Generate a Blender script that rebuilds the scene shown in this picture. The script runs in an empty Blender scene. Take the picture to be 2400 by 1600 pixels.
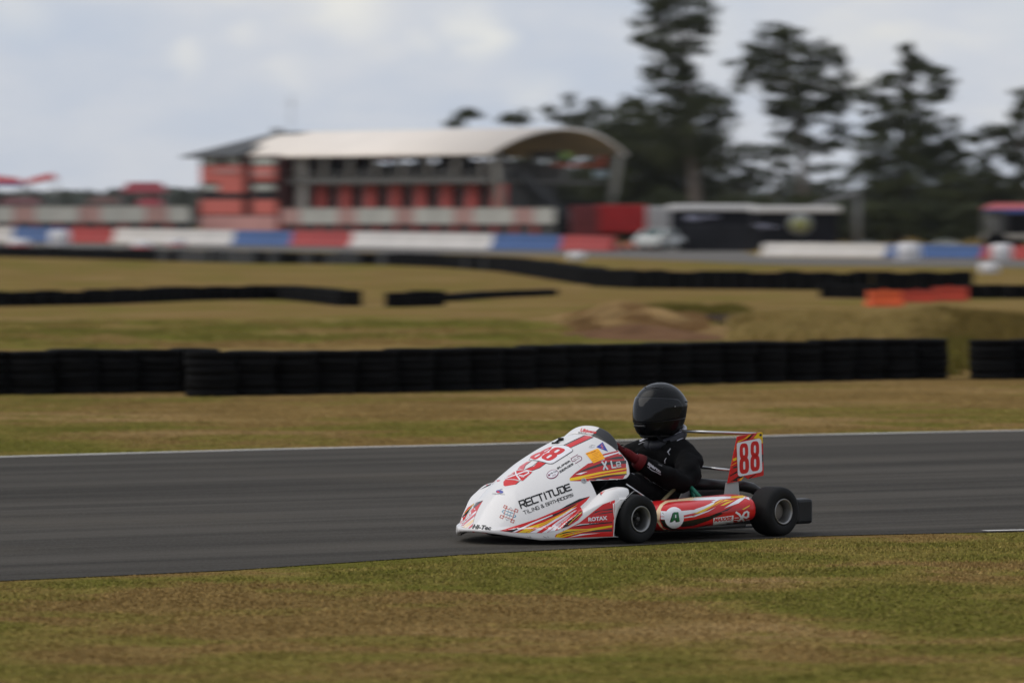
import bpy, bmesh, math, random
import numpy as np
from mathutils import Vector, Matrix, noise as mnoise
from mathutils.bvhtree import BVHTree
from mathutils.geometry import tessellate_polygon

# ------------------------------------------------------------------ camera
W, HPX = 2400, 1600
F = 13333.0            # focal length in photo pixels
CAMH = 1.79
YH = 510.0             # horizon row
sc = bpy.context.scene
cam_d = bpy.data.cameras.new("camera"); cam = bpy.data.objects.new("camera", cam_d)
sc.collection.objects.link(cam); sc.camera = cam
cam_d.sensor_width = 36.0; cam_d.lens = F / W * 36.0
cam_d.clip_start = 0.5; cam_d.clip_end = 9000
cam.location = (0, 0, CAMH); cam.rotation_euler = (math.radians(90), 0, 0)
cam_d.shift_y = -(800 - YH) / W
cam_d.dof.use_dof = True; cam_d.dof.focus_distance = 31.2
cam_d.dof.aperture_fstop = 4.0; cam_d.dof.aperture_ratio = 0.5

def P(px, py, D):      # photo pixel at distance D -> world point
    return Vector(((px - 1200) / F * D, D, CAMH - (py - YH) / F * D))
def GD(py): return CAMH * F / (py - YH)
def G(px, py):         # photo pixel -> ground point
    D = GD(py); return Vector(((px - 1200) / F * D, D, 0.0))

# ------------------------------------------------------------------ world and sun
SUN_EL, SUN_AZ = math.radians(46), math.radians(268)   # azimuth clockwise from +Y
world = bpy.data.worlds.new("World"); sc.world = world; world.use_nodes = True
wn = world.node_tree.nodes; wl = world.node_tree.links; wn.clear()
def wnode(t, **k):
    n = wn.new(t)
    for a, b in k.items(): setattr(n, a, b)
    return n
wout = wnode('ShaderNodeOutputWorld'); bg = wnode('ShaderNodeBackground'); bg.inputs['Strength'].default_value = 1.0
sky = wnode('ShaderNodeTexSky', sky_type='NISHITA'); sky.sun_disc = False
sky.sun_elevation = SUN_EL; sky.sun_rotation = SUN_AZ; sky.dust_density = 2.0
skm = wnode('ShaderNodeVectorMath', operation='SCALE'); skm.inputs['Scale'].default_value = 0.085
wl.new(sky.outputs[0], skm.inputs[0])
tc = wnode('ShaderNodeTexCoord')
mp = wnode('ShaderNodeMapping'); mp.inputs['Scale'].default_value = (22, 22, 62)
mp.inputs['Location'].default_value = (1.3, 0.4, 2.0)
wl.new(tc.outputs['Generated'], mp.inputs[0])
nz = wnode('ShaderNodeTexNoise'); nz.inputs['Scale'].default_value = 1.0; nz.inputs['Detail'].default_value = 5
nz.inputs['Roughness'].default_value = 0.56
wl.new(mp.outputs[0], nz.inputs['Vector'])
ramp = wnode('ShaderNodeValToRGB')
cr = ramp.color_ramp
cr.elements[0].position = 0.30; cr.elements[0].color = (0.55, 0.62, 0.74, 1)
cr.elements[1].position = 0.74; cr.elements[1].color = (0.80, 0.80, 0.78, 1)
e = cr.elements.new(0.46); e.color = (0.61, 0.66, 0.75, 1)
e = cr.elements.new(0.60); e.color = (0.68, 0.71, 0.77, 1)
wl.new(nz.outputs['Fac'], ramp.inputs[0])
# bright cloud heads low over the horizon, placed by direction
acc = None
for px, py, rad, amp in [(1110, 60, .0065, .9), (440, 140, .0045, .55), (860, -5, .009, .95), (700, 175, .005, .3), (1000, 75, .004, .4),
                         (0, 20, .008, .35), (2370, 40, .009, .3), (600, 75, .004, .35), (1240, 210, .006, .35), (1650, 60, .010, .3)]:
    d = Vector(((px - 1200) / F, 1, (YH - py) / F)).normalized()
    dist = wnode('ShaderNodeVectorMath', operation='DISTANCE'); dist.inputs[1].default_value = d
    warp = wnode('ShaderNodeVectorMath', operation='MULTIPLY_ADD')
    warp.inputs[1].default_value = (.030, .0, .013)
    wl.new(nz.outputs['Color'], warp.inputs[0]); wl.new(tc.outputs['Generated'], warp.inputs[2])
    sub = wnode('ShaderNodeVectorMath', operation='SUBTRACT'); sub.inputs[1].default_value = (.015, 0, .0065)
    wl.new(warp.outputs[0], sub.inputs[0]); wl.new(sub.outputs[0], dist.inputs[0])
    mr = wnode('ShaderNodeMapRange', interpolation_type='SMOOTHSTEP')
    mr.inputs['From Min'].default_value = rad * 1.15; mr.inputs['From Max'].default_value = 0.0
    mr.inputs['To Max'].default_value = min(1, amp * .85)
    wl.new(dist.outputs['Value'], mr.inputs['Value'])
    if acc is None: acc = mr.outputs[0]
    else:
        mx = wnode('ShaderNodeMath', operation='MAXIMUM'); wl.new(acc, mx.inputs[0]); wl.new(mr.outputs[0], mx.inputs[1]); acc = mx.outputs[0]
hl = wnode('ShaderNodeMix', data_type='RGBA'); hl.inputs['B'].default_value = (0.90, 0.89, 0.84, 1)
wl.new(acc, hl.inputs['Factor']); wl.new(ramp.outputs[0], hl.inputs['A'])
mixs = wnode('ShaderNodeMix', data_type='RGBA'); mixs.inputs['Factor'].default_value = 0.90
wl.new(skm.outputs[0], mixs.inputs['A']); wl.new(hl.outputs['Result'], mixs.inputs['B'])
wl.new(mixs.outputs['Result'], bg.inputs['Color']); wl.new(bg.outputs[0], wout.inputs[0])
sun_d = bpy.data.lights.new("sun", 'SUN'); sun = bpy.data.objects.new("sun", sun_d); sc.collection.objects.link(sun)
sun_d.energy = 1.7; sun_d.angle = math.radians(60); sun_d.color = (1.0, 0.95, 0.88)
sdir = Vector((math.sin(SUN_AZ) * math.cos(SUN_EL), math.cos(SUN_AZ) * math.cos(SUN_EL), math.sin(SUN_EL)))
sun.rotation_euler = sdir.to_track_quat('Z', 'Y').to_euler()
sc.view_settings.view_transform = 'Standard'; sc.view_settings.look = 'None'
sc.view_settings.exposure = 0.0; sc.view_settings.gamma = 1.0

# ------------------------------------------------------------------ helpers
def s2l(c):
    return tuple(((v / 255) / 12.92 if v / 255 <= .04045 else ((v / 255 + .055) / 1.055) ** 2.4) for v in c)
MATS = {}
def mat(name, col, rough=.6, metal=0, var=.12, scale=3.0, bump=0, coat=0, spec=.28, alpha=None, sheen=0):
    """procedural material: base colour broken up by noise"""
    if name in MATS: return MATS[name]
    m = bpy.data.materials.new(name); m.use_nodes = True; MATS[name] = m
    nt = m.node_tree; N = nt.nodes; L = nt.links; b = N['Principled BSDF']
    b.inputs['Roughness'].default_value = rough; b.inputs['Metallic'].default_value = metal
    b.inputs['Coat Weight'].default_value = coat; b.inputs['Specular IOR Level'].default_value = spec
    b.inputs['Coat Roughness'].default_value = .06
    t = N.new('ShaderNodeTexCoord'); nz = N.new('ShaderNodeTexNoise'); nz.inputs['Scale'].default_value = scale
    nz.inputs['Detail'].default_value = 5
    L.new(t.outputs['Object'], nz.inputs['Vector'])
    mx = N.new('ShaderNodeMix'); mx.data_type = 'RGBA'
    c = list(col)[:3]
    mx.inputs['A'].default_value = [v * (1 - var) for v in c] + [1]
    mx.inputs['B'].default_value = [min(1, v * (1 + var)) for v in c] + [1]
    mr = N.new('ShaderNodeMapRange'); mr.inputs['From Min'].default_value = .3; mr.inputs['From Max'].default_value = .7
    L.new(nz.outputs['Fac'], mr.inputs['Value']); L.new(mr.outputs[0], mx.inputs['Factor'])
    L.new(mx.outputs['Result'], b.inputs['Base Color'])
    if bump:
        bp = N.new('ShaderNodeBump'); bp.inputs['Strength'].default_value = bump; bp.inputs['Distance'].default_value = .01
        L.new(nz.outputs['Fac'], bp.inputs['Height']); L.new(bp.outputs[0], b.inputs['Normal'])
    return m

class MB:
    """collects shapes into one mesh"""
    def __init__(s): s.v = []; s.f = []; s.mi = []; s.sm = []
    def add(s, vs, fs, mi=0, smooth=False, M=None):
        o = len(s.v)
        if M is not None: vs = [M @ Vector(p) for p in vs]
        s.v += [tuple(p) for p in vs]; s.f += [tuple(i + o for i in f) for f in fs]
        s.mi += [mi] * len(fs); s.sm += [smooth] * len(fs); return s
    def box(s, c, d, mi=0, M=None, bev=0):
        x, y, z = [v / 2 for v in d]; cx, cy, cz = c
        if bev:
            bm = bmesh.new(); bmesh.ops.create_cube(bm, size=1)
            for v in bm.verts: v.co = Vector((v.co.x * d[0] + cx, v.co.y * d[1] + cy, v.co.z * d[2] + cz))
            bmesh.ops.bevel(bm, geom=bm.edges[:], offset=bev, segments=2, profile=.5, affect='EDGES')
            bm.verts.index_update()
            s.add([v.co.copy() for v in bm.verts], [[v.index for v in f.verts] for f in bm.faces], mi, False, M); bm.free(); return s
        vs = [(cx + a * x, cy + b * y, cz + g * z) for a in (-1, 1) for b in (-1, 1) for g in (-1, 1)]
        return s.add(vs, [(0, 1, 3, 2), (4, 6, 7, 5), (0, 4, 5, 1), (2, 3, 7, 6), (0, 2, 6, 4), (1, 5, 7, 3)], mi, False, M)
    def tube(s, pts, r, n=8, mi=0, M=None, smooth=True, caps=True):
        pts = [Vector(p) for p in pts]
        rs = r if isinstance(r, (list, tuple)) else [r] * len(pts)
        vs = []; fs = []; up = None
        for i, p in enumerate(pts):
            t = (pts[min(i + 1, len(pts) - 1)] - pts[max(i - 1, 0)]).normalized()
            if up is None: up = t.orthogonal().normalized()
            up = (up - t * up.dot(t)).normalized(); sd = t.cross(up)
            for k in range(n):
                a = 2 * math.pi * k / n
                vs.append(p + (up * math.cos(a) + sd * math.sin(a)) * rs[i])
        for i in range(len(pts) - 1):
            for k in range(n):
                fs.append((i * n + k, i * n + (k + 1) % n, (i + 1) * n + (k + 1) % n, (i + 1) * n + k))
        if caps: fs += [tuple(range(n))[::-1], tuple((len(pts) - 1) * n + k for k in range(n))]
        return s.add(vs, fs, mi, smooth, M)
    def lathe(s, prof, n=24, mi=0, M=None, smooth=True, axis='z', closed=False):
        """prof: list of (r, h)"""
        vs = []; fs = []; m = len(prof)
        for k in range(n):
            a = 2 * math.pi * k / n
            for r, h in prof:
                x, y = r * math.cos(a), r * math.sin(a)
                vs.append((x, y, h) if axis == 'z' else (x, h, y))
        for k in range(n):
            k2 = (k + 1) % n
            for i in range(m if closed else m - 1):
                j = (i + 1) % m
                fs.append((k * m + i, k2 * m + i, k2 * m + j, k * m + j))
        return s.add(vs, fs, mi, smooth, M)
    def prism(s, poly, z0, z1, mi=0, M=None):
        n = len(poly); vs = [(x, y, z0) for x, y in poly] + [(x, y, z1) for x, y in poly]
        fs = [tuple(range(n))[::-1], tuple(range(n, 2 * n))] + [(i, (i + 1) % n, n + (i + 1) % n, n + i) for i in range(n)]
        return s.add(vs, fs, mi, False, M)
    def mesh(s, name, mats):
        me = bpy.data.meshes.new(name); me.from_pydata(s.v, [], s.f)
        for m in (mats if isinstance(mats, (list, tuple)) else [mats]): me.materials.append(m)
        me.polygons.foreach_set('material_index', s.mi); me.polygons.foreach_set('use_smooth', s.sm)
        bm = bmesh.new(); bm.from_mesh(me); bmesh.ops.recalc_face_normals(bm, faces=bm.faces[:]); bm.to_mesh(me); bm.free()
        me.update(); return me
    def build(s, name, mats, parent=None, loc=None, rotz=0):
        return link(name, s.mesh(name, mats), parent, loc, rotz)

def link(name, data, parent=None, loc=None, rotz=0):
    o = bpy.data.objects.new(name, data); sc.collection.objects.link(o)
    if parent is not None: o.parent = parent
    if loc is not None: o.location = loc
    if rotz: o.rotation_euler = (0, 0, rotz)
    return o
def tag(o, label=None, cat=None, group=None, kind=None):
    if label: o['label'] = label
    if cat: o['category'] = cat
    if group: o['group'] = group
    if kind: o['kind'] = kind
    return o
def thing(name, label, cat, loc=(0, 0, 0), rotz=0, group=None):
    return tag(link(name, None, None, loc, rotz), label, cat, group)
def dup(root, loc, rotz=0, label=None, group=None, scale=None):
    r = root.copy(); sc.collection.objects.link(r); r.location = loc; r.rotation_euler = (0, 0, rotz)
    if label: r['label'] = label
    if group: r['group'] = group
    if scale: r.scale = scale
    for ch in list(root.children):
        c = ch.copy(); sc.collection.objects.link(c); c.parent = r
        for g in list(ch.children):
            d = g.copy(); sc.collection.objects.link(d); d.parent = c
    return r
def poly_mesh(name, V, Fc, mats, smooth=False):
    """fast mesh from numpy verts (n,3) and faces (m,k)"""
    me = bpy.data.meshes.new(name); n, (m, k) = len(V), Fc.shape
    me.vertices.add(n); me.vertices.foreach_set('co', np.asarray(V, np.float32).ravel())
    me.loops.add(m * k); me.loops.foreach_set('vertex_index', np.asarray(Fc, np.int32).ravel())
    me.polygons.add(m); me.polygons.foreach_set('loop_start', np.arange(0, m * k, k, dtype=np.int32))
    me.polygons.foreach_set('loop_total', np.full(m, k, np.int32))
    for q in (mats if isinstance(mats, (list, tuple)) else [mats]): me.materials.append(q)
    me.update(calc_edges=True); me.validate(); return me
# ------------------------------------------------------------------ ground
def interp(pts, x):
    return float(np.interp(x, [p[0] for p in pts], [p[1] for p in pts]))
def ground_colour(nt, blade=False):
    """patchy dry/green grass colour from world position; returns the colour socket"""
    N = nt.nodes; L = nt.links
    geo = N.new('ShaderNodeNewGeometry')
    def noise(sx, sy, det=4, off=0, rough=.55):
        mp = N.new('ShaderNodeMapping'); mp.inputs['Scale'].default_value = (sx, sy, 0); mp.inputs['Location'].default_value = (off, off * 1.7, 0)
        L.new(geo.outputs['Position'], mp.inputs[0])
        n = N.new('ShaderNodeTexNoise'); n.inputs['Scale'].default_value = 1; n.inputs['Detail'].default_value = det; n.inputs['Roughness'].default_value = rough
        L.new(mp.outputs[0], n.inputs['Vector']); return n.outputs['Fac']
    def math_(op, a, b=None, c=None, clamp=False):
        m = N.new('ShaderNodeMath'); m.operation = op; m.use_clamp = clamp
        for i, v in enumerate((a, b, c)):
            if v is None: continue
            if hasattr(v, 'links'): L.new(v, m.inputs[i])
            else: m.inputs[i].default_value = v
        return m.outputs[0]
    def mrange(v, a, b, c=0., d=1.):
        m = N.new('ShaderNodeMapRange'); m.interpolation_type = 'SMOOTHSTEP'
        L.new(v, m.inputs['Value'])
        for k, q in (('From Min', a), ('From Max', b), ('To Min', c), ('To Max', d)): m.inputs[k].default_value = q
        return m.outputs[0]
    def mix(f, a, b):
        m = N.new('ShaderNodeMix'); m.data_type = 'RGBA'
        if hasattr(f, 'links'): L.new(f, m.inputs['Factor'])
        else: m.inputs['Factor'].default_value = f
        for k, v in (('A', a), ('B', b)):
            if hasattr(v, 'links'): L.new(v, m.inputs[k])
            else: m.inputs[k].default_value = tuple(v) + (1,)
        return m.outputs['Result']
    sep = N.new('ShaderNodeSeparateXYZ'); L.new(geo.outputs['Position'], sep.inputs[0]); Y = sep.outputs['Y']
    big = noise(.30, .22, 3); mid = noise(.9, 1.1, 5, 3.1, .6); fine = noise(5, 9, 5, 7.7, .65)
    k_ = 1.62 if blade else 1.0
    sc_ = lambda c: tuple(v * k_ for v in c)
    green, olive = sc_((.116, .110, .023)), sc_((.165, .134, .036))
    tan, brown, straw = sc_((.224, .150, .057)), sc_((.172, .114, .042)), sc_((.30, .205, .095))
    # share of green along the depth: mown bands beside each track, dry grass farther out
    def band(y0, y1, soft):
        return math_('MULTIPLY', mrange(Y, y0 - soft, y0 + soft), mrange(Y, y1 + soft, y1 - soft))
    g = math_('MULTIPLY', band(15, 50.5, 1.5), .52)
    g = math_('MAXIMUM', g, math_('MULTIPLY', band(80, 99, 4), .72))
    g = math_('MAXIMUM', g, math_('MULTIPLY', band(195, 235, 10), .35))
    g = math_('ADD', g, mrange(big, .35, .65, -.55, .55))
    g = math_('ADD', g, mrange(mid, .35, .65, -.38, .38), None, True)
    dry = mix(mrange(mid, .35, .62), brown, tan)
    dry = mix(mrange(noise(.22, .35, 4, 11.), .48, .66, 0, .8), dry, straw)
    dry = mix(mrange(noise(.16, .20, 4, 23.), .46, .64, 0, .75), dry, brown)
    col = mix(mrange(g, .1, .55), dry, olive)
    col = mix(mrange(g, .5, .95), col, green)
    col = mix(mrange(noise(1.6, 1.4, 5, 31., .65), .50, .76, 0, .26), col, sc_((.10, .070, .026)))
    col = mix(mrange(fine, .35, .65, 0, .16), col, sc_((.09, .066, .022)))
    if blade:
        rnd = geo.outputs['Random Per Island']
        col = mix(mrange(rnd, .0, 1., 0, .16), col, straw)
    return col, fine
def grass_mat(name, blade):
    m = bpy.data.materials.new(name); m.use_nodes = True; nt = m.node_tree; b = nt.nodes['Principled BSDF']
    col, fine = ground_colour(nt, blade); nt.links.new(col, b.inputs['Base Color'])
    b.inputs['Roughness'].default_value = 1; b.inputs['Specular IOR Level'].default_value = 0
    if not blade:
        bp = nt.nodes.new('ShaderNodeBump'); bp.inputs['Distance'].default_value = .03; bp.inputs['Strength'].default_value = .6
        nt.links.new(fine, bp.inputs['Height']); nt.links.new(bp.outputs[0], b.inputs['Normal'])
    return m
GRASS = grass_mat('dry_grass_ground', False); BLADE = grass_mat('grass_blades', True)

# one ground sheet to the horizon
gm = MB(); ys = [-60, 0, 15, 30, 45, 60, 80, 110, 160, 240, 400, 800, 2000, 7000]; xs = [-4000, -800, -200, -60, -20, 0, 20, 60, 200, 800, 4000]
gv = [(x, y, 0) for y in ys for x in xs]
gf = [(j * len(xs) + i, j * len(xs) + i + 1, (j + 1) * len(xs) + i + 1, (j + 1) * len(xs) + i) for j in range(len(ys) - 1) for i in range(len(xs) - 1)]
gm.add(gv, gf); tag(gm.build('ground', GRASS), kind='structure')

# ------------------------------------------------------------------ asphalt track
FAR = [(-300, 1080), (0, 1071), (612, 1054), (1225, 1040), (1780, 1022), (2400, 1009), (2700, 1004)]
NEAR = [(-300, 1376), (0, 1362), (510, 1339), (1122, 1298), (1898, 1257), (2400, 1246), (2700, 1240)]
def world_line(pts, ext):
    q = [G(*p) for p in pts]
    a = (q[0] - q[1]).normalized(); b = (q[-1] - q[-2]).normalized()
    return [q[0] + a * ext] + q + [q[-1] + b * ext]
far_w = world_line(FAR, 45); near_w = world_line(NEAR, 22)
def resample(pts, n):
    d = [0]
    for a, b in zip(pts, pts[1:]): d.append(d[-1] + (b - a).length)
    out = []
    for i in range(n):
        t = d[-1] * i / (n - 1); k = max(0, min(len(pts) - 2, int(np.searchsorted(d, t)) - 1))
        f = (t - d[k]) / max(1e-6, d[k + 1] - d[k]); out.append(pts[k].lerp(pts[k + 1], f))
    return out
def strip(a, b, z, n=60):
    A = resample(a, n); B = resample(b, n); m = MB()
    vs = [(p.x, p.y, z) for p in A] + [(p.x, p.y, z) for p in B]
    m.add(vs, [(i, i + 1, n + i + 1, n + i) for i in range(n - 1)]); return m
TRK = math.atan2(far_w[-2].y - far_w[1].y, far_w[-2].x - far_w[1].x)
def asphalt(name, base, rot, lines=True):
    m = bpy.data.materials.new(name); m.use_nodes = True; nt = m.node_tree; N = nt.nodes; L = nt.links; b = N['Principled BSDF']
    geo = N.new('ShaderNodeNewGeometry')
    def noise(scale, det, rotz=0, rough=.6):
        v = N.new('ShaderNodeVectorRotate'); v.rotation_type = 'Z_AXIS'; v.inputs['Angle'].default_value = -rotz
        L.new(geo.outputs['Position'], v.inputs['Vector'])
        mp = N.new('ShaderNodeMapping'); mp.inputs['Scale'].default_value = scale; L.new(v.outputs[0], mp.inputs[0])
        n = N.new('ShaderNodeTexNoise'); n.inputs['Scale'].default_value = 1; n.inputs['Detail'].default_value = det; n.inputs['Roughness'].default_value = rough
        L.new(mp.outputs[0], n.inputs['Vector']); return n.outputs['Fac']
    def mix(f, a, c):
        x = N.new('ShaderNodeMix'); x.data_type = 'RGBA'; L.new(f, x.inputs['Factor'])
        for k, v in (('A', a), ('B', c)):
            if hasattr(v, 'links'): L.new(v, x.inputs[k])
            else: x.inputs[k].default_value = tuple(v) + (1,)
        return x.outputs['Result']
    def mr(v, a, c, d=0., e=1.):
        q = N.new('ShaderNodeMapRange'); q.interpolation_type = 'SMOOTHSTEP'; L.new(v, q.inputs['Value'])
        for k, w in (('From Min', a), ('From Max', c), ('To Min', d), ('To Max', e)): q.inputs[k].default_value = w
        return q.outputs[0]
    lo = [v * .68 for v in base]; hi = [v * 1.34 for v in base]
    streak = noise((.05, 1.1, 1), 5, rot, .65)      # tyre-rubbed lanes along the driving direction
    streak2 = noise((.3, 7, 1), 4, rot)
    speck = noise((60, 60, 60), 2)
    c = mix(mr(streak, .36, .62), lo, hi)
    c = mix(mr(streak2, .45, .75, 0, .45), c, [v * .7 for v in base])
    c = mix(mr(noise((.4, .4, 1), 4), .5, .75, 0, .35), c, (.085, .072, .055))
    c = mix(mr(speck, .45, .7, 0, .3), c, (.12, .12, .115))
    L.new(c, b.inputs['Base Color']); b.inputs['Roughness'].default_value = .95; b.inputs['Specular IOR Level'].default_value = .03
    bp = N.new('ShaderNodeBump'); bp.inputs['Strength'].default_value = .4; bp.inputs['Distance'].default_value = .004
    L.new(speck, bp.inputs['Height']); L.new(bp.outputs[0], b.inputs['Normal'])
    return m
ASPH = asphalt('asphalt', (.053, .0475, .0405), TRK)
tag(strip(far_w, near_w, .004).build('track', ASPH), kind='structure')
def offset_line(pts, d):
    out = []
    for i, p in enumerate(pts):
        t = (pts[min(i + 1, len(pts) - 1)] - pts[max(i - 1, 0)]).normalized()
        out.append(p + Vector((-t.y, t.x, 0)) * d)
    return out
LINE = mat('white_line_paint', (.50, .48, .45), .7, var=.25, scale=1.2)
tag(strip(far_w, offset_line(far_w, -.14), .008).build('edge_line', LINE), kind='structure')
nl = [p for p in resample(near_w, 200) if p.x > 2.72]
tag(strip(offset_line(nl, .13), offset_line(nl, .05), .008).build('edge_line', LINE), kind='structure')

# ------------------------------------------------------------------ grass blades (real geometry near the camera)
def line_y(pts, x):
    return np.interp(x, [p.x for p in pts], [p.y for p in pts])
def blades(name, X, Y, h, w, seed, z=0.0, lean=.5, matl=None):
    rs = np.random.RandomState(seed); n = len(X)
    hh = h * rs.uniform(.45, 1.25, n); a = rs.uniform(0, math.pi, n); ww = w * rs.uniform(.6, 1.3, n)
    la = rs.uniform(0, 2 * math.pi, n); ll = hh * rs.uniform(0.1, lean * 1.6, n)
    dx, dy = np.cos(a) * ww / 2, np.sin(a) * ww / 2
    V = np.zeros((n, 3, 3)); Z = z if np.ndim(z) else np.full(n, z)
    V[:, 0] = np.stack([X - dx, Y - dy, Z - .003], 1); V[:, 1] = np.stack([X + dx, Y + dy, Z - .003], 1)
    V[:, 2] = np.stack([X + np.cos(la) * ll, Y + np.sin(la) * ll, Z + hh], 1)
    o = link(name, poly_mesh(name, V.reshape(-1, 3), np.arange(3 * n).reshape(n, 3), matl or BLADE))
    return tag(o, kind='stuff')
rs = np.random.RandomState(5)
def scatter(n, x0, x1, y0, y1):
    return rs.uniform(x0, x1, n), rs.uniform(y0, y1, n)
# near verge
X, Y = scatter(680000, -8, 9.5, 18.5, 36); edge = line_y(near_w, X)
rag = np.array([mnoise.noise(Vector((x * 2.2, 0, 0))) for x in X]) * .10
k = Y < edge + .06 + rag; X, Y = X[k], Y[k]
clump = np.array([mnoise.noise(Vector((x * 2.3, y * 2.3, 0))) + .5 * mnoise.noise(Vector((x * 7, y * 7, 3))) for x, y in zip(X, Y)])
k = rs.uniform(-.9, 1, len(X)) < clump + .5; X, Y, clump = X[k], Y[k], clump[k]
dedge = np.clip((line_y(near_w, X) - Y) / .8, .0, 1)
o = blades('grass', X, Y, .012 * (1 + .35 * clump) * (.35 + .65 * dedge), .022, 1)
tag(o, 'mown patchy grass of the verge in the foreground')
# far verge up to the tyre wall
X, Y = scatter(200000, -7.5, 8.5, 41, 63); edge = line_y(far_w, X)
k = Y > edge + .02; X, Y = X[k], Y[k]
clump = np.array([mnoise.noise(Vector((x * 1.3, y * 1.3, 5))) for x, y in zip(X, Y)])
o = blades('grass', X, Y, .012 * (1 + .4 * clump), .026, 2)
tag(o, 'mown grass between the track and the near tyre wall')

MND = []
def zat(X, Y):
    z = np.zeros(len(X))
    for cx, cy, rx, ry, h in MND:
        t = np.minimum(1, np.hypot((X - cx) / rx, (Y - cy) / ry)); z = np.maximum(z, h * (.5 + .5 * np.cos(math.pi * t)) * .9)
    return z
# low earth banks in the infield
def mound(name, cx, cy, rx, ry, h, matl, label, seed=0, rotz=0):
    n, mrad = 48, 16; vs = [(0, 0, h)]; fs = []
    for j in range(1, mrad + 1):
        t = j / mrad
        for i in range(n):
            a = 2 * math.pi * i / n; x, y = math.cos(a) * t * rx, math.sin(a) * t * ry
            z = h * (0.5 + .5 * math.cos(math.pi * t)) * (1 + .5 * mnoise.noise(Vector((x * .8, y * .8, seed)))) + (0 if t < 1 else -.02)
            vs.append((x, y, z))
    for i in range(n): fs.append((0, 1 + i, 1 + (i + 1) % n))
    for j in range(mrad - 1):
        for i in range(n):
            a = 1 + j * n + i; b = 1 + j * n + (i + 1) % n; fs.append((a, a + n, b + n, b))
    m = MB(); m.add(vs, fs, smooth=True)
    MND.append((cx, cy, rx, ry, h)); return tag(m.build(name, matl, None, (cx, cy, 0.002), rotz), label, kind='structure')
EARTH = mat('bare_red_earth', (.14, .078, .044), 1, spec=0, var=.35, scale=1.6, bump=.6)
EARTHG = mat('dry_bank_grass', (.21, .135, .060), 1, spec=0, var=.4, scale=1.4, bump=.6)
DARKE = mat('dark_gravel_strip', (.045, .034, .027), 1, spec=0, var=.3, scale=2)
c = G(1500, 790); mound('earth_bank', c.x + .1, c.y + 1, 1.25, 4, .17, EARTH, 'low red earth bank in the infield grass', 1, .12)
c = G(1465, 762); mound('earth_bank', c.x, c.y + 2, 1.25, 6, .30, EARTHG, 'low dry grass bank in the infield', 3, .2)
c = G(1960, 790); mound('earth_bank', c.x, c.y + 6, 2.2, 9, .08, EARTHG, 'long dry grass bank behind the near tyre wall', 5, -.15)
c = G(2290, 780); mound('earth_bank', c.x, c.y + 6, 1.0, 7, .12, mat('brown_bank', (.125, .088, .026), 1, spec=0, var=.3, scale=1.2), 'dark brown grass bank at the right of the infield', 7)
a, b_ = G(1640, 742), G(1790, 800)
tag(strip([Vector((a.x, a.y, 0)), Vector((b_.x, b_.y, 0))], [Vector((a.x + .9, a.y + 2.5, 0)), Vector((b_.x + .6, b_.y + 2.4, 0))], .035, 8).build('gravel_drain', DARKE), 'dark gravel drain cutting across the infield', kind='structure')
# tall dry grass tufts on the banks
TUFT = {}
def tuft_mat(name, c1, c2):
    m = bpy.data.materials.new(name); m.use_nodes = True; N = m.node_tree.nodes; L = m.node_tree.links
    g = N.new('ShaderNodeNewGeometry'); x = N.new('ShaderNodeMix'); x.data_type = 'RGBA'
    x.inputs['A'].default_value = c1 + (1,); x.inputs['B'].default_value = c2 + (1,)
    L.new(g.outputs['Random Per Island'], x.inputs['Factor']); L.new(x.outputs['Result'], N['Principled BSDF'].inputs['Base Color'])
    N['Principled BSDF'].inputs['Roughness'].default_value = 1; N['Principled BSDF'].inputs['Specular IOR Level'].default_value = 0; return m
def tufts(px0, py0, px1, py1, n, h, m, label, seed):
    r = np.random.RandomState(seed); px = r.uniform(px0, px1, n); D = r.uniform(GD(py1), GD(py0), n)
    Xc = (px - 1200) / F * D; q = np.array([mnoise.noise(Vector((x * .9, y * .35, seed))) for x, y in zip(Xc, D)]) > -.08
    Xc, Dc = Xc[q], D[q]; per = 26
    X = np.repeat(Xc, per) + r.normal(0, .10, len(Xc) * per); Yv = np.repeat(Dc, per) + r.normal(0, .12, len(Xc) * per)
    tag(blades('tall_grass', X, Yv, h, .03, seed, zat(X, Yv) + .01, .6, m), label)
STRAW = tuft_mat('straw_tufts', (.42, .29, .12), (.20, .16, .045)); REDG = tuft_mat('rusty_tufts', (.33, .205, .095), (.20, .115, .052))
GRN = tuft_mat('green_tufts', (.10, .095, .02), (.16, .12, .035)); BRN = tuft_mat('brown_tufts', (.20, .14, .045), (.095, .07, .02))
tufts(1730, 752, 2200, 812, 1100, .20, STRAW, 'tall straw coloured grass behind the near tyre wall', 21)
tufts(1350, 735, 1640, 778, 900, .09, REDG, 'rusty dry grass on the low earth bank', 22)
tufts(1500, 722, 1740, 740, 160, .14, GRN, 'green tufts left of the straw coloured grass', 23)
tufts(2160, 752, 2480, 812, 600, .20, BRN, 'dark brown tall grass at the right of the infield', 24)
tufts(-100, 755, 1340, 815, 1400, .05, BLADE, 'low green grass behind the long tyre wall', 25)
tufts(2195, 800, 2275, 880, 260, .14, GRN, 'green grass in the gap of the near tyre wall', 26)
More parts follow.
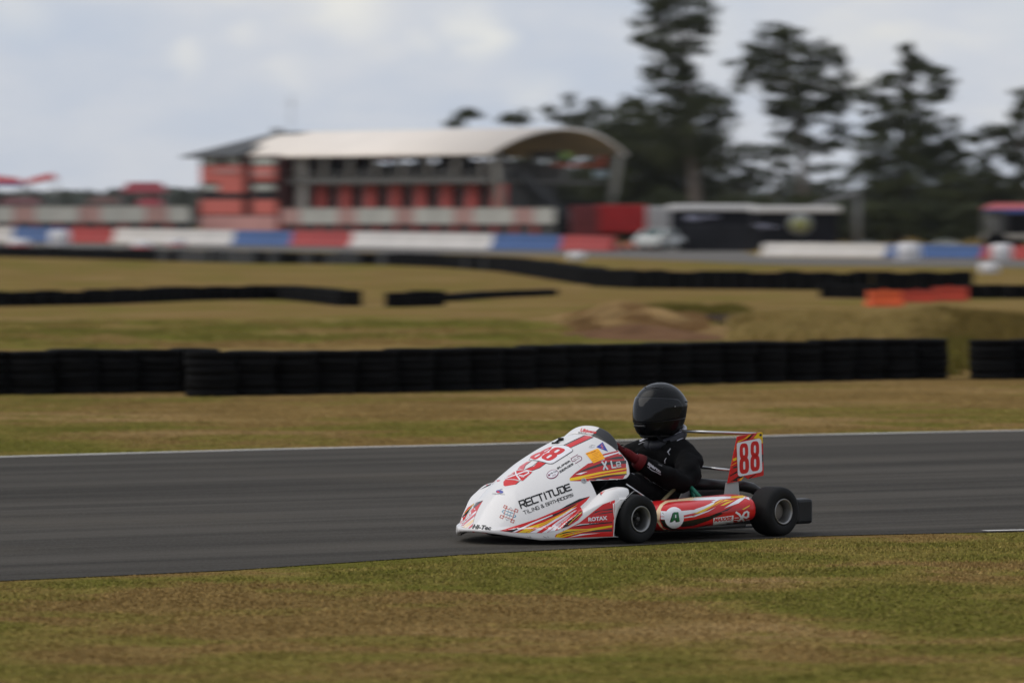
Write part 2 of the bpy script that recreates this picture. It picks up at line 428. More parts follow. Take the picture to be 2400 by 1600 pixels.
# ------------------------------------------------------------------ tyre stacks
RUB = mat('old_tyre_rubber', (.0042, .0042, .0045), .9, spec=.1, var=.35, scale=6, bump=.3)
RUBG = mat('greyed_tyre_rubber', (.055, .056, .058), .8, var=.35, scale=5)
def tyre_profile(R, w, r0):
    return [(r0, -w * .36), (r0 + .03, -w * .46), (R * .9, -w * .5), (R * .985, -w * .49), (R, -w * .44), (R, -w * .04), (R - .012, -w * .03), (R - .012, w * .03), (R, w * .04),
            (R, w * .44), (R * .985, w * .49), (R * .9, w * .5), (r0 + .03, w * .46), (r0, w * .36)]
def tyre_mesh(R, w, n=26): m = MB(); m.lathe(tyre_profile(R, w, R * .56), n=n, closed=True); return m.mesh('tyre', RUB)
TW = .148; TR = .262
TYRE = tyre_mesh(TR, TW)
def stack_proto(levels):
    r = thing('tyre_stack', 'x', 'tyre stack')
    for k in range(levels):
        t = link('tyre', TYRE, r, (0, 0, TW * (k + .5)))
    return r
def small_stack(levels, R, matl):
    m = MB()
    for k in range(levels): m.lathe([(r, h + TW * (k + .5)) for r, h in tyre_profile(R, TW, R * .56)], n=14, closed=True)
    return m.mesh('tyre_stack', matl)
def path_points(pts, step):
    out = []; acc = 0
    for a, b in zip(pts, pts[1:]):
        L_ = (b - a).length; t = acc
        while t < L_: out.append(a.lerp(b, t / L_)); t += step
        acc = t - L_
    return out
rt = random.Random(4)
proto = stack_proto(3)
used = [False]
def near_wall(pix, label, group, step=.47):
    pts = path_points([G(*p) + Vector((0, TR, 0)) for p in pix], step)
    for p in pts:
        loc = (p.x + rt.uniform(-.01, .01), p.y + rt.uniform(-.02, .02), 0)
        if not used[0]:
            used[0] = True; o = proto; o.location = loc; o['label'] = label; o['group'] = group
        else: o = dup(proto, loc, rt.uniform(0, 6.28), label, group)
        for k, t in enumerate(sorted(o.children, key=lambda c: c.location.z)):
            t.location.x = rt.uniform(-.012, .012); t.location.y = rt.uniform(-.015, .015)
            t.rotation_euler = (rt.uniform(-.02, .02), rt.uniform(-.02, .02), rt.uniform(0, 6))
        o.scale = (1, 1, rt.uniform(.98, 1.02))
near_wall([(-260, 928), (60, 926), (505, 918)], 'stack of three black tyres in the left run of the near tyre wall', 'left run of the near tyre wall')
near_wall([(492, 930), (1000, 920), (1600, 902), (2190, 888)], 'stack of three black tyres in the long near wall behind the kart', 'long near tyre wall behind the kart')
near_wall([(2332, 890), (2900, 884)], 'stack of three black tyres right of the grassy gap in the near wall', 'near tyre wall right of the gap')
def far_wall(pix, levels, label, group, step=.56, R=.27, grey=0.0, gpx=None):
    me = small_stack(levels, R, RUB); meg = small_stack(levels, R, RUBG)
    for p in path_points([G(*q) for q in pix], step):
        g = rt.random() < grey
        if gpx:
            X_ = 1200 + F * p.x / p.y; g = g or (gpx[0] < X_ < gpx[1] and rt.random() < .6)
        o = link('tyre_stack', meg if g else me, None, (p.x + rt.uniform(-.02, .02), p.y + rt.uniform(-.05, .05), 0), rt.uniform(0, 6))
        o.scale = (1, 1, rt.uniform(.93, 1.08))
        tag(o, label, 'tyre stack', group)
far_wall([(-60, 719), (210, 714), (440, 704), (665, 701), (760, 709), (824, 718)], 2, 'low stack of two tyres in the curved infield wall at the left', 'curved infield tyre wall')
far_wall([(932, 719), (1030, 716)], 2, 'low stack of two tyres at the left end of the short infield wall', 'short infield tyre wall', .5)
far_wall([(1040, 706), (1130, 699), (1285, 692)], 1, 'single tyre laid flat in the thin tail of the short infield wall', 'thin tail of the short infield wall', .5)
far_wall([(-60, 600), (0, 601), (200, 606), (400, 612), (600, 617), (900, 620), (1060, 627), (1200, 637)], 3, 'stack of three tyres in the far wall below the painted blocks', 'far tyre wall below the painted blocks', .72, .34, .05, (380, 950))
far_wall([(1200, 637), (1404, 668)], 3, 'stack of three tyres where the far wall bends towards the infield', 'bend of the far tyre wall', .95, .40)
far_wall([(1404, 671), (1506, 676), (1965, 680), (2275, 680)], 3, 'stack of three tyres in the long wall across the right of the infield', 'long infield tyre wall at the right', .5)
far_wall([(1950, 698), (2050, 700)], 2, 'low stack of two tyres left of the orange barrier', 'tyres left of the orange barrier', .5)
far_wall([(2276, 699), (2460, 700)], 2, 'low stack of two tyres right of the red barriers', 'tyres right of the red barriers', .5)

# ------------------------------------------------------------------ far road and painted concrete blocks
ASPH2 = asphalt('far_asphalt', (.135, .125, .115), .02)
fr = world_line([(-200, 577), (0, 580), (900, 592), (1400, 602), (1800, 620), (2400, 627)], 80)
ff = world_line([(-200, 566), (0, 568), (900, 579), (1400, 588), (1800, 603), (2400, 610)], 80)
tag(strip(ff, fr, .004).build('far_track', ASPH2), kind='structure')
WHITE = mat('white_block_paint', (.56, .53, .50), .6, var=.08, scale=.8); BLUE = mat('blue_block_paint', (.052, .105, .25), .6, var=.1, scale=.8)
RED = mat('red_block_paint', (.34, .040, .035), .55, var=.1, scale=.8)
def block(x0, x1, bot0, bot1, top0, top1, m, label):
    a, b = G(x0, bot0), G(x1, bot1); h0 = (bot0 - top0) * a.y / F; h1 = (bot1 - top1) * b.y / F
    d = (b - a).normalized(); nrm = Vector((-d.y, d.x, 0)); L_ = (b - a).length; g = .004
    root = thing('barrier_block', label, 'barrier', a, math.atan2(d.y, d.x), 'painted concrete blocks along the far track')
    n = max(1, round(L_ / 4.0)); seg = L_ / n
    for k in range(n):
        hh = h0 + (h1 - h0) * (k + .5) / n; mb = MB()
        sec = [(0, 0), (0, hh * .22), (.17, hh * .38), (.22, hh), (.38, hh), (.43, hh * .38), (.60, hh * .22), (.60, 0)]
        vs = [(k * seg + g, y, z) for y, z in sec] + [((k + 1) * seg - g, y, z) for y, z in sec]; q = len(sec)
        mb.add(vs, [tuple(range(q)), tuple(range(q, 2 * q))[::-1]] + [(i, q + i, q + (i + 1) % q, (i + 1) % q) for i in range(q)])
        mb.build('block_unit', m, root)
for a in [(-140, 25, 566, 567, 530, 531, WHITE, 'white painted block at the far left edge'),
          (25, 152, 567, 569, 531, 533, BLUE, 'blue block left of the leftmost red block'),
          (152, 262, 569, 570, 533, 535, RED, 'leftmost red block of the far barrier row'),
          (262, 541, 570, 575, 535, 540, WHITE, 'long white block left of the tower'),
          (541, 678, 575, 577, 540, 541, BLUE, 'blue block in front of the tower'),
          (678, 818, 577, 579, 541, 543, RED, 'red block in front of the leftmost grandstand piers'),
          (818, 1147, 579, 585, 543, 548, WHITE, 'long white block in front of the grandstand'),
          (1147, 1308, 585, 587, 548, 551, BLUE, 'blue block below the right end of the grandstand'),
          (1308, 1428, 587, 589, 551, 553, RED, 'red block ending the row before the paddock entry'),
          (1780, 2070, 601, 604, 568, 571, WHITE, 'long white block right of the paddock entry'),
          (2070, 2294, 604, 607, 571, 575, BLUE, 'blue block at the right of the paddock entry'),
          (2294, 2520, 607, 610, 575, 578, RED, 'red block at the right edge of the picture')]:
    block(*a)
# marker drums on the grass and by the blocks
MW = mat('white_plastic', (.62, .60, .60), .45, var=.06); MR = mat('red_plastic_band', (.5, .10, .10), .5, var=.1)
def drum(px, py, w, h, band, label, group=None):
    p = G(px, py); s = p.y / F; r = w * s / 2; hh = h * s
    root = thing('marker_drum', label, 'marker drum', p, 0, group)
    m = MB(); z0 = hh * .25 if band else 0
    m.lathe([(0, z0), (r * .97, z0), (r, z0 + .04 * hh), (r * .96, hh * .45), (r, hh * .5), (r * .96, hh * .55), (r * .93, hh * .88), (r * .8, hh * .97), (0, hh)], n=18)
    m.build('drum_body', MW, root)
    if band:
        m = MB(); m.lathe([(0, 0), (r * 1.02, 0), (r * 1.05, hh * .05), (r * 1.03, hh * .25), (0, hh * .25)], n=18); m.build('base_ring', MR, root)
drum(45, 580, 50, 22, True, 'white drum on a red base before the leftmost blue block')
drum(140, 577, 50, 38, False, 'white drum between the leftmost blue and red blocks')
drum(332, 584, 44, 20, True, 'white drum on a red base left of its twin before the long white block')
drum(415, 577, 38, 18, True, 'white drum on a red base close to the long white block')
drum(1352, 611, 42, 22, False, 'small white drum on grass below the red block')
drum(2130, 612, 58, 44, False, 'big white drum in front of the right blue block')
drum(2348, 610, 50, 40, False, 'white drum in front of the rightmost red block')
drum(2318, 641, 46, 26, False, 'white drum alone on the grass at the right')
# orange and red plastic barriers
OR = mat('orange_plastic', (.62, .10, .025), .5, var=.12); DR = mat('dark_red_plastic', (.36, .040, .018), .5, var=.15)
def pbar(x0, x1, bot, h, m, label, yaw=0, D0=0):
    a = G(x0, bot); b = G(x1, bot); L_ = (b - a).length; hh = h * a.y / F
    root = thing('plastic_barrier', label, 'plastic barrier', (a + b) / 2 + Vector((0, D0, 0)), yaw, 'plastic barriers at the long infield tyre wall')
    mb = MB(); sec = [(-.22, 0), (-.20, hh * .3), (-.10, hh * .45), (-.08, hh), (.08, hh), (.10, hh * .45), (.20, hh * .3), (.22, 0)]; q = len(sec)
    vs = [(-L_ / 2, y, z) for y, z in sec] + [(-L_ / 2 * .96, y * .9, z) for y, z in sec] + [(L_ / 2 * .96, y * .9, z) for y, z in sec] + [(L_ / 2, y, z) for y, z in sec]
    fs = [tuple(range(q)), tuple(range(3 * q, 4 * q))[::-1]]
    for j in range(3): fs += [(j * q + i, (j + 1) * q + i, (j + 1) * q + (i + 1) % q, j * q + (i + 1) % q) for i in range(q)]
    mb.add(vs, fs); mb.build('barrier_shell', m, root)
    c = MB(); c.lathe([(0, hh), (.05, hh), (.05, hh + .03), (0, hh + .03)], n=10); c.build('filler_cap', MW if False else m, root)
pbar(2033, 2112, 718, 38, OR, 'bright orange plastic barrier end-on beside the red ones', .3)
pbar(2112, 2190, 708, 28, DR, 'dark red plastic barrier next to the orange one')
pbar(2188, 2272, 706, 34, DR, 'taller dark red plastic barrier at the right of the pair', -.1, .4)

# ------------------------------------------------------------------ grandstand building
BS = 1.19; BD = 345.0 * BS
BC = Vector(((1150 - 1200) / F * BD, BD, 0)); bf = Vector((-.72, .69, 0)).normalized(); bgv = Vector((.69, .72, 0)).normalized()
BM = Matrix(((bf.x * BS, bgv.x * BS, 0, 0), (bf.y * BS, bgv.y * BS, 0, 0), (0, 0, BS, CAMH * (1 - BS)), (0, 0, 0, 1)))   # local (f, g, z)
rootB = thing('grandstand', 'open two storey grandstand with a cream barrel vault roof and red piers', 'grandstand', BC)
CREAM = mat('cream_roof_sheet', (.76, .68, .60), .5, var=.04, scale=.4); CEIL = mat('grey_beige_soffit', (.74, .65, .56), .8, var=.1, scale=.5)
STEEL = mat('grey_painted_steel', (.24, .24, .23), .6, var=.15, scale=1); DARKG = mat('dark_glazing', (.014, .016, .018), .25, var=.4, scale=.6)
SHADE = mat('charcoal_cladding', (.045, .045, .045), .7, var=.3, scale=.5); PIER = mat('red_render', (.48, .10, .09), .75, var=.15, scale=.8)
def bpart(mb, name, m, parent=None): return mb.build(name, m, parent or rootB)
FL, GW, ZE, ZC = 21.3, 11.3, 5.85, 7.3
def zarc(g):     # barrel vault height across g
    t = (g - GW / 2) / (GW / 2 + .5); return ZE - .12 + (ZC - ZE + .12) * (1 - abs(t) ** 2.1)
# roof shell with thickness
mb = MB(); ng, vs, fs = 24, [], []
for (f0, th) in ((-.35, 0), (FL + .4, 0), (-.35, -.16), (FL + .4, -.16)):
    for i in range(ng + 1):
        g = -.5 + (GW + 1.0) * i / ng; vs.append((f0 - (1.2 * (1 - ((g - 5.65) / 6.15) ** 2) if f0 < 0 else 0) * .5, g, zarc(g) + th))
r = ng + 1
for i in range(ng):
    fs += [(i, i + 1, r + i + 1, r + i)]
    fs += [(i, 2 * r + i, 2 * r + i + 1, i + 1), (r + i, r + i + 1, 3 * r + i + 1, 3 * r + i)]
fs += [(0, r, 3 * r, 2 * r), (ng, 2 * r + ng, 3 * r + ng, r + ng)]
mb.add(vs, fs, 0, True, BM)
mb.add(vs, [(2 * r + i, 3 * r + i, 3 * r + i + 1, 2 * r + i + 1) for i in range(ng)], 1, True, BM)
roof = bpart(mb, 'vault_roof', [CREAM, CEIL])
for k in range(9):     # ribs under the vault
    m_ = MB(); f0 = .6 + k * 2.4
    m_.tube([BM @ Vector((f0, -.4 + 12.8 * i / 14, zarc(-.4 + 12.1 * i / 14) - .26)) for i in range(15)], .07, 5); m_.build('roof_rib', STEEL, roof)
# ground storey: dark recess wall just behind red piers
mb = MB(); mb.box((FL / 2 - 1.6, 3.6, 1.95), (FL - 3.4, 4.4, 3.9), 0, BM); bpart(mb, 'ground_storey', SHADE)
mb = MB(); mb.box((FL / 2, 5.0, 3.98), (FL + .2, 10.0, .22), 0, BM); bpart(mb, 'upper_deck', mat('deck_edge', (.10, .095, .09), .7, var=.2))
for k in range(8):
    f0 = .45 + 2.2 * k
    p = MB(); zt = 3.87
    vs = [(f0 - .34, 1.0, 0), (f0 + .46, 1.0, 0), (f0 + .46, 1.38, 0), (f0 - .34, 1.38, 0), (f0 - .48, .9, zt), (f0 + .30, .9, zt), (f0 + .30, 1.38, zt), (f0 - .48, 1.38, zt)]
    p.add(vs, [(0, 3, 2, 1), (4, 5, 6, 7), (0, 1, 5, 4), (1, 2, 6, 5), (2, 3, 7, 6), (3, 0, 4, 7)], 0, False, BM)
    bpart(p, 'pier', PIER)
    if k < 7:
        w = MB(); w.box((f0 + 1.16, 1.36, 2.1), (1.2, .06, 3.2), 0, BM); wn_ = bpart(w, 'window', DARKG)
        t = MB(); t.box((f0 + 1.16, 1.30, 3.74), (1.26, .05, .07), 0, BM); t.box((f0 + 1.16, 1.30, 1.6), (.05, .05, 3.0), 0, BM); t.build('window_frame', STEEL, wn_)
UP = mat('grey_upper_wall', (.20, .195, .185), .8, var=.3, scale=.6)
mb = MB()
for f0, f1, z0, z1 in [(0.6, 3.0, 4.1, 5.1), (3.0, 3.5, 4.1, 5.9), (3.5, 5.6, 4.1, 5.3), (5.6, 6.6, 4.1, 5.9), (6.6, 8.6, 4.1, 5.35), (8.6, 11.6, 4.1, 5.9), (11.6, 12.6, 4.1, 5.2), (12.6, 13.6, 4.1, 5.9), (13.6, 17.4, 4.1, 5.15), (15.3, 15.7, 5.15, 5.9), (17.4, 19.8, 4.1, 5.9), (13.6, 17.4, 5.42, 5.9), (6.6, 8.6, 5.55, 5.9), (0.6, 3.0, 5.4, 5.9)]:
    mb.box(((f0 + f1) / 2, 7.2, (z0 + z1) / 2), (f1 - f0, .2, z1 - z0), 0, BM)
bpart(mb, 'upper_wall', UP)
sg = MB(); sg.box((10.2, 1.2, 5.50), (1.7, .1, .5), 0, BM); bpart(sg, 'hanging_sign', mat('dark_maroon_sign', (.14, .02, .025), .6))
DKB = mat('seat_backs', (.03, .032, .036), .7, var=.4, scale=1); GKB = mat('pale_seat_backs', (.16, .155, .15), .7, var=.3, scale=1)
rs2 = random.Random(11)
for k in range(14):
    c = MB(); f0 = 1.2 + 1.3 * k + rs2.uniform(-.2, .2)
    c.box((f0, 1.4 + rs2.uniform(0, 1.5), 4.5), (.75, .5, .8), 0, BM, .08); c.box((f0, 1.9 + rs2.uniform(0, 1.0), 4.9), (.7, .14, .5), 0, BM, .04); bpart(c, 'seat_row', DKB if k % 3 else GKB)
for f0, g_ in ((16.4, .2), (17.2, .6), (16.9, 2.4)):
    c = MB(); c.box((f0, g_, 2.9), (.28, .28, 5.8), 0, BM); bpart(c, 'column', mat('pale_column', (.36, .345, .325), .6, var=.12))
rail = MB()
rail.box((FL / 2 - .6, .05, 4.62), (FL - 1.6, .06, .07), 0, BM); rail.box((FL / 2 - .6, .05, 4.15), (FL - 1.6, .05, .28), 0, BM)
for k in range(19): rail.box((.4 + k * .97, .05, 4.4), (.06, .06, .5), 0, BM)
bpart(rail, 'railing', mat('pale_railing', (.11, .107, .10), .6, var=.15))
for k in range(8):
    f0 = .45 + 2.3 * k; c = MB(); c.tube([BM @ Vector((f0 + .6, .3, 3.9)), BM @ Vector((f0 - .1, -.2, ZE - .05))], .14, 8); bpart(c, 'column', mat('pale_column', (.36, .345, .325), .6, var=.12))
# gable end: splayed columns, stair, dark bar
for (g0, g1, r_) in ((1.3, .1, .22), (10.3, 11.3, .28)):
    c = MB(); c.tube([BM @ Vector((.1, g0, 0)), BM @ Vector((-.2, g1, ZE + .05))], r_, 10); bpart(c, 'corner_column', mat('warm_grey_column', (.30, .28, .24), .7, var=.1))
st = MB()
for k in range(14): st.box((.55, 2.4 + k * .44, 4.1 - k * .28), (1.6, .5, .10), 0, BM)
vs = [(-.3, 2.2, 4.3), (-.3, 2.2, 4.9), (-.3, 8.4, 1.0), (-.3, 8.4, .4)]
st.add(vs + [(v[0] + .12, v[1], v[2]) for v in vs], [(0, 1, 2, 3), (7, 6, 5, 4), (0, 4, 5, 1), (1, 5, 6, 2), (2, 6, 7, 3), (3, 7, 4, 0)], 0, False, BM)
bpart(st, 'stair', mat('dark_stair_steel', (.05, .052, .056), .6, var=.2))
gw = MB(); gw.box((.35, 3.2, 3.0), (.2, 3.0, 1.9), 0, BM); gw.box((1.2, 7, 1.4), (.2, 8.5, 2.8), 0, BM); bpart(gw, 'gable_glazing', DARKG)
rr = MB(); rr.box((.0, 7.8, 5.02), (.12, 4.6, .16), 0, BM); rr.box((.0, 9.9, 5.25), (.12, .5, .7), 0, BM); bpart(rr, 'red_beam', mat('red_orange_beam', (.42, .09, .05), .6))
gs = MB(); gs.box((.2, 6.9, 5.62), (.14, .75, .40), 0, BM, .05); bpart(gs, 'green_sign', mat('lime_green_sign', (.26, .42, .10), .6))
ws = MB(); ws.box((.2, 10.0, 4.5), (.1, 1.1, .5), 0, BM, .04); bpart(ws, 'pale_panel', mat('pale_panel', (.35, .42, .45), .5))

# ------------------------------------------------------------------ tower at the left end
rootT = thing('control_tower', 'red panelled tower with a dark hipped roof at the left end of the grandstand', 'building', BC)
TRED = mat('coral_red_panel', (.50, .125, .10), .6, var=.08, scale=.7); TRD = mat('dark_red_panel', (.055, .016, .015), .7, var=.2); TPK = mat('faded_pink_panel', (.46, .24, .22), .65, var=.1, scale=.8)
f0, f1, g0, g1 = 17.6, 25.3, -.7, 8.0
mb = MB(); mb.box(((f0 + f1) / 2, (g0 + g1) / 2 + .1, 2.85), (f1 - f0 - .2, g1 - g0 - .2, 5.7), 0, BM); mb.build('tower_core', TRD, rootT)
def panel(fa, fb, za, zb, m, name='wall_panel', out=.0):
    fa, fb = 17.8 + (fa - 19.8) * .925, 17.8 + (fb - 19.8) * .925
    p = MB(); p.box(((fa + fb) / 2, g0 - out, (za + zb) / 2), (fb - fa, .16, zb - za), 0, BM); return p.build(name, m, rootT)
panel(20.0, 22.3, 2.0, 2.9, TRED); panel(23.3, 27.5, 2.0, 2.95, TRED); panel(20.0, 27.5, .9, 1.9, TPK)
panel(20.1, 22.3, 4.1, 5.0, TRED); panel(23.2, 27.5, 4.0, 5.1, TRED); panel(20.2, 22.2, 4.45, 4.7, TPK, out=.1); panel(23.6, 26.0, 4.6, 4.85, TPK, out=.1)
panel(23.2, 25.6, 3.35, 4.05, TRED, out=.02)
for fa, fb, za, zb in [(20.1, 22.2, 2.95, 3.3), (23.3, 27.3, 2.95, 3.3)]:
    w = panel(fa, fb, za, zb, DARKG, 'window', .02)
for fa, fb, za, zb in [(20.2, 22.2, 3.5, 3.85), (25.7, 27.3, 3.5, 3.85), (20.2, 22.2, 5.1, 5.5), (23.6, 24.9, 5.15, 5.6), (25.8, 27.2, 5.15, 5.6)]:
    w = panel(fa, fb, za, zb, mat('pale_blind', (.38, .40, .36), .5, var=.1), 'window', .02)
mb = MB(); a0, a1, b0, b1 = 21.0, f1 + .9, g0 - .55, g1 + .8; zt, ze = 7.25, 5.72; gm_ = (b0 + b1) / 2
vs = [(a0, b0, ze), (a1, b0, ze), (a1, b1, ze), (a0, b1, ze), (a0 - 1, gm_, zt + .0), (a1 - 3.6, gm_, zt), (a0, b0, ze - .14), (a1, b0, ze - .14), (a1, b1, ze - .14), (a0, b1, ze - .14)]
mb.add(vs, [(0, 1, 5, 4), (1, 2, 5), (2, 3, 4, 5), (3, 0, 4), (0, 6, 7, 1), (1, 7, 8, 2), (2, 8, 9, 3), (3, 9, 6, 0), (6, 9, 8, 7)], 0, False, BM)
rf = mb.build('roof', mat('charcoal_roof_tiles', (.055, .056, .056), .6, var=.12, scale=.5), rootT)
mb = MB(); mb.box((a1 - 3.6, gm_, zt + .12), (.5, .4, .3), 0, BM); mb.build('roof_vent', STEEL, rf)
mb = MB(); mb.tube([BM @ Vector((20.5, 3, 7)), BM @ Vector((20.5, 3, 9.6))], .04, 6); mb.tube([BM @ Vector((20.5, 2.6, 9)), BM @ Vector((20.5, 3.4, 9))], .03, 6); mb.build('antenna', STEEL, rf)

# ------------------------------------------------------------------ banner fence along the pit wall
FW = mat('white_fence_panel', (.40, .40, .37), .7, var=.12, scale=.6); FP = mat('pinkish_fence_panel', (.36, .22, .20), .7, var=.15, scale=.6); FR = mat('dark_red_post', (.24, .05, .045), .7, var=.2)
def fence(px0, px1, D0, D1, _, y1, y0, label, pitch=1.55):
    z0 = CAMH - (y0 - YH) * D0 / F; z1 = CAMH - (y1 - YH) * D0 / F; pitch *= 1.2
    a, b = P(px0, YH, D0), P(px1, YH, D1); a.z = b.z = 0; d = (b - a); L_ = d.length; n = int(L_ / pitch)
    root = thing('pit_fence', label, 'fence', a, math.atan2(d.y, d.x), 'white panelled pit fence'); p = L_ / n
    for k in range(n):
        m = MB(); m.box(((k + .5) * p, 0, (z0 + z1) / 2), (p - .06, .06, z1 - z0)); m.box(((k + .5) * p, -.02, z1 + .02), (p, .09, .05)); m.build('fence_panel', FP if (k * 7) % 3 == 0 else FW, root)
        q = MB(); q.box((k * p, .08, z1 / 2), (.52, .16, z1)); q.build('fence_post', FR, root)
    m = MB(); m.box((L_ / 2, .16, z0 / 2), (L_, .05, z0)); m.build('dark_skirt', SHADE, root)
fence(-120, 446, 440, 428, 36, 485, 520, 'white panelled pit fence with red posts left of the tower', 1.6)
fence(660, 1300, 392, 372, 40, 489, 524, 'white panelled pit fence with red posts in front of the grandstand', 1.6)
# red equipment left of the tower
def canopy(name, px0, px1, ytop, ybot, D, m, label, cat='canopy', posts=True, m2=None, slope=0):
    w = (px1 - px0) / F * D; c = P((px0 + px1) / 2, YH, D); c.z = 0; zt = CAMH - (ytop - YH) / F * D; zb = CAMH - (ybot - YH) / F * D
    root = thing(name, label, cat, c); dp = 3.6
    mb = MB(); s = slope
    vs = [(-w / 2, -dp / 2, zb - s / 2), (w / 2, -dp / 2, zb + s / 2), (w / 2, dp / 2, zb + s / 2), (-w / 2, dp / 2, zb - s / 2), (-w * .38, 0, zt - s / 2), (w * .38, 0, zt + s / 2)]
    mb.add(vs, [(0, 1, 5, 4), (1, 2, 5), (2, 3, 4, 5), (3, 0, 4), (0, 3, 2, 1)])
    top = mb.build('canopy_top', m, root)
    if m2:
        q = MB(); q.box((0, -dp / 2 - .03, zb - .12), (w, .04, .24)); q.build('valance', m2, root)
    if posts:
        for sx in (-.46, .46):
            for sy in (-.46, .46):
                q = MB(); q.tube([(w * sx, dp * sy, 0), (w * sx, dp * sy, zb)], .05, 6); q.build('leg', STEEL, root)
CR = mat('crimson_fabric', (.20, .022, .030), .6, var=.15); FR2 = mat('bright_red_fabric', (.36, .06, .06), .6, var=.1); BF = mat('blue_fabric', (.06, .10, .32), .6)
canopy('red_marquee', 286, 392, 427, 452, 445, CR, 'higher dark red marquee left of the tower', 'marquee')
canopy('red_kiosk', 318, 384, 464, 494, 441, CR, 'lower dark red marquee behind the pit fence left of the tower', 'marquee')
canopy('sail_canopy', -60, 60, 412, 430, 450, FR2, 'red and blue sail canopy at the far left edge', 'sail canopy', m2=BF, slope=-.35)
canopy('sail_canopy', 60, 132, 411, 426, 452, FR2, 'bright red tilted sail canopy right of the blue edged one', 'sail canopy', slope=.45)
canopy('dark_canopy', 0, 100, 462, 480, 446, mat('maroon_fabric', (.10, .035, .035), .7), 'dull maroon canopy behind the left pit fence', 'canopy')
canopy('dark_canopy', 205, 285, 460, 478, 446, mat('brown_fabric', (.09, .045, .035), .7), 'dull brown canopy left of the dark red marquees', 'canopy')

# ------------------------------------------------------------------ paddock at the right
RC = mat('container_red', (.34, .014, .014), .5, var=.12, scale=1); BLK = mat('black_truck_side', (.008, .008, .011), .75, spec=.15, var=.4, scale=.7); RW = mat('white_roof', (.62, .60, .58), .5, var=.06)
def trailer(px0, px1, ytop, ybot, D, m, label, name='trailer', depth=2.5, stripes=None, roofm=None, cat='trailer', yaw=0):
    w = (px1 - px0) / F * D; c = P((px0 + px1) / 2, YH, D); c.z = 0; zt = CAMH - (ytop - YH) / F * D; zb = max(0.0, CAMH - (ybot - YH) / F * D)
    root = thing(name, label, cat, c, yaw)
    mb = MB(); mb.box((0, 0, (zt + zb) / 2), (w, depth, zt - zb), 0, None, .06)
    for k in range(int(w / .5)): mb.box((-w / 2 + .25 + k * .5, -depth / 2 - .02, (zt + zb) / 2), (.12, .03, (zt - zb) * .86))
    mb.build('body', m, root)
    if roofm: q = MB(); q.box((0, 0, zt + .12), (w + .2, depth + .3, .4), 0, None, .08); q.build('roof', roofm, root)
    if zb > .3:
        for sx in (-.36, -.26, .3, .4):
            for sy in (-1, 1):
                q = MB(); q.lathe([(.0, -.12), (.42, -.12), (.46, 0), (.42, .12), (0, .12)], n=16, axis='y', M=Matrix.Translation((w * sx, sy * depth * .42, .46))); q.build('wheel', RUB, root)
    return root, w, zt, zb
trailer(1338, 1402, 482, 556, 322, mat('dark_red_shed', (.13, .022, .022), .6, var=.3), 'dark red shed with grey stains left of the bright red container', 'shed', cat='shed')
trailer(1398, 1515, 480, 545, 330, RC, 'bright red shipping container beside the grandstand', 'shipping_container', cat='container')
trailer(1515, 1575, 484, 545, 334, mat('white_van_body', (.42, .42, .41), .5), 'plain white box trailer right of the red container')
r1, w1, zt1, zb1 = trailer(1572, 1762, 492, 572, 316, BLK, 'black race transporter with a white roof and grey smudges of lettering', depth=3, roofm=RW)
r2, w2, zt2, zb2 = trailer(1766, 1962, 496, 580, 308, BLK, 'black awning trailer with a round yellow and white emblem', depth=3, roofm=RW)
def emblem(root, w, depth, fx, z, rx, rz, m, name, off=.06):
    q = MB(); q.lathe([(0, 0), (1, 0), (1, .03), (0, .03)], n=24, axis='y', M=Matrix.Translation((w * fx, -depth / 2 - off, z)) @ Matrix.Diagonal((rx, 1, rz, 1))); return q.build(name, m, root)
EY = mat('emblem_yellow', (.26, .26, .10), .6); EW = mat('emblem_white', (.30, .31, .30), .6); EL = mat('pale_lettering', (.30, .30, .38), .6, var=.3, scale=2)
emblem(r2, w2, 3, .04, 1.45, .62, .62, EW, 'emblem', .10); emblem(r2, w2, 3, .04, 1.38, .50, .36, EY, 'emblem', .14)
for root_, w_, fx, z, rx, rz in [(r1, w1, -.22, 1.75, .55, .16), (r1, w1, -.05, 1.8, .6, .07), (r2, w2, -.42, 1.3, .55, .14), (r2, w2, -.30, 1.28, .4, .07)]:
    emblem(root_, w_, 3, fx, z, rx, rz, EL, 'lettering_patch')
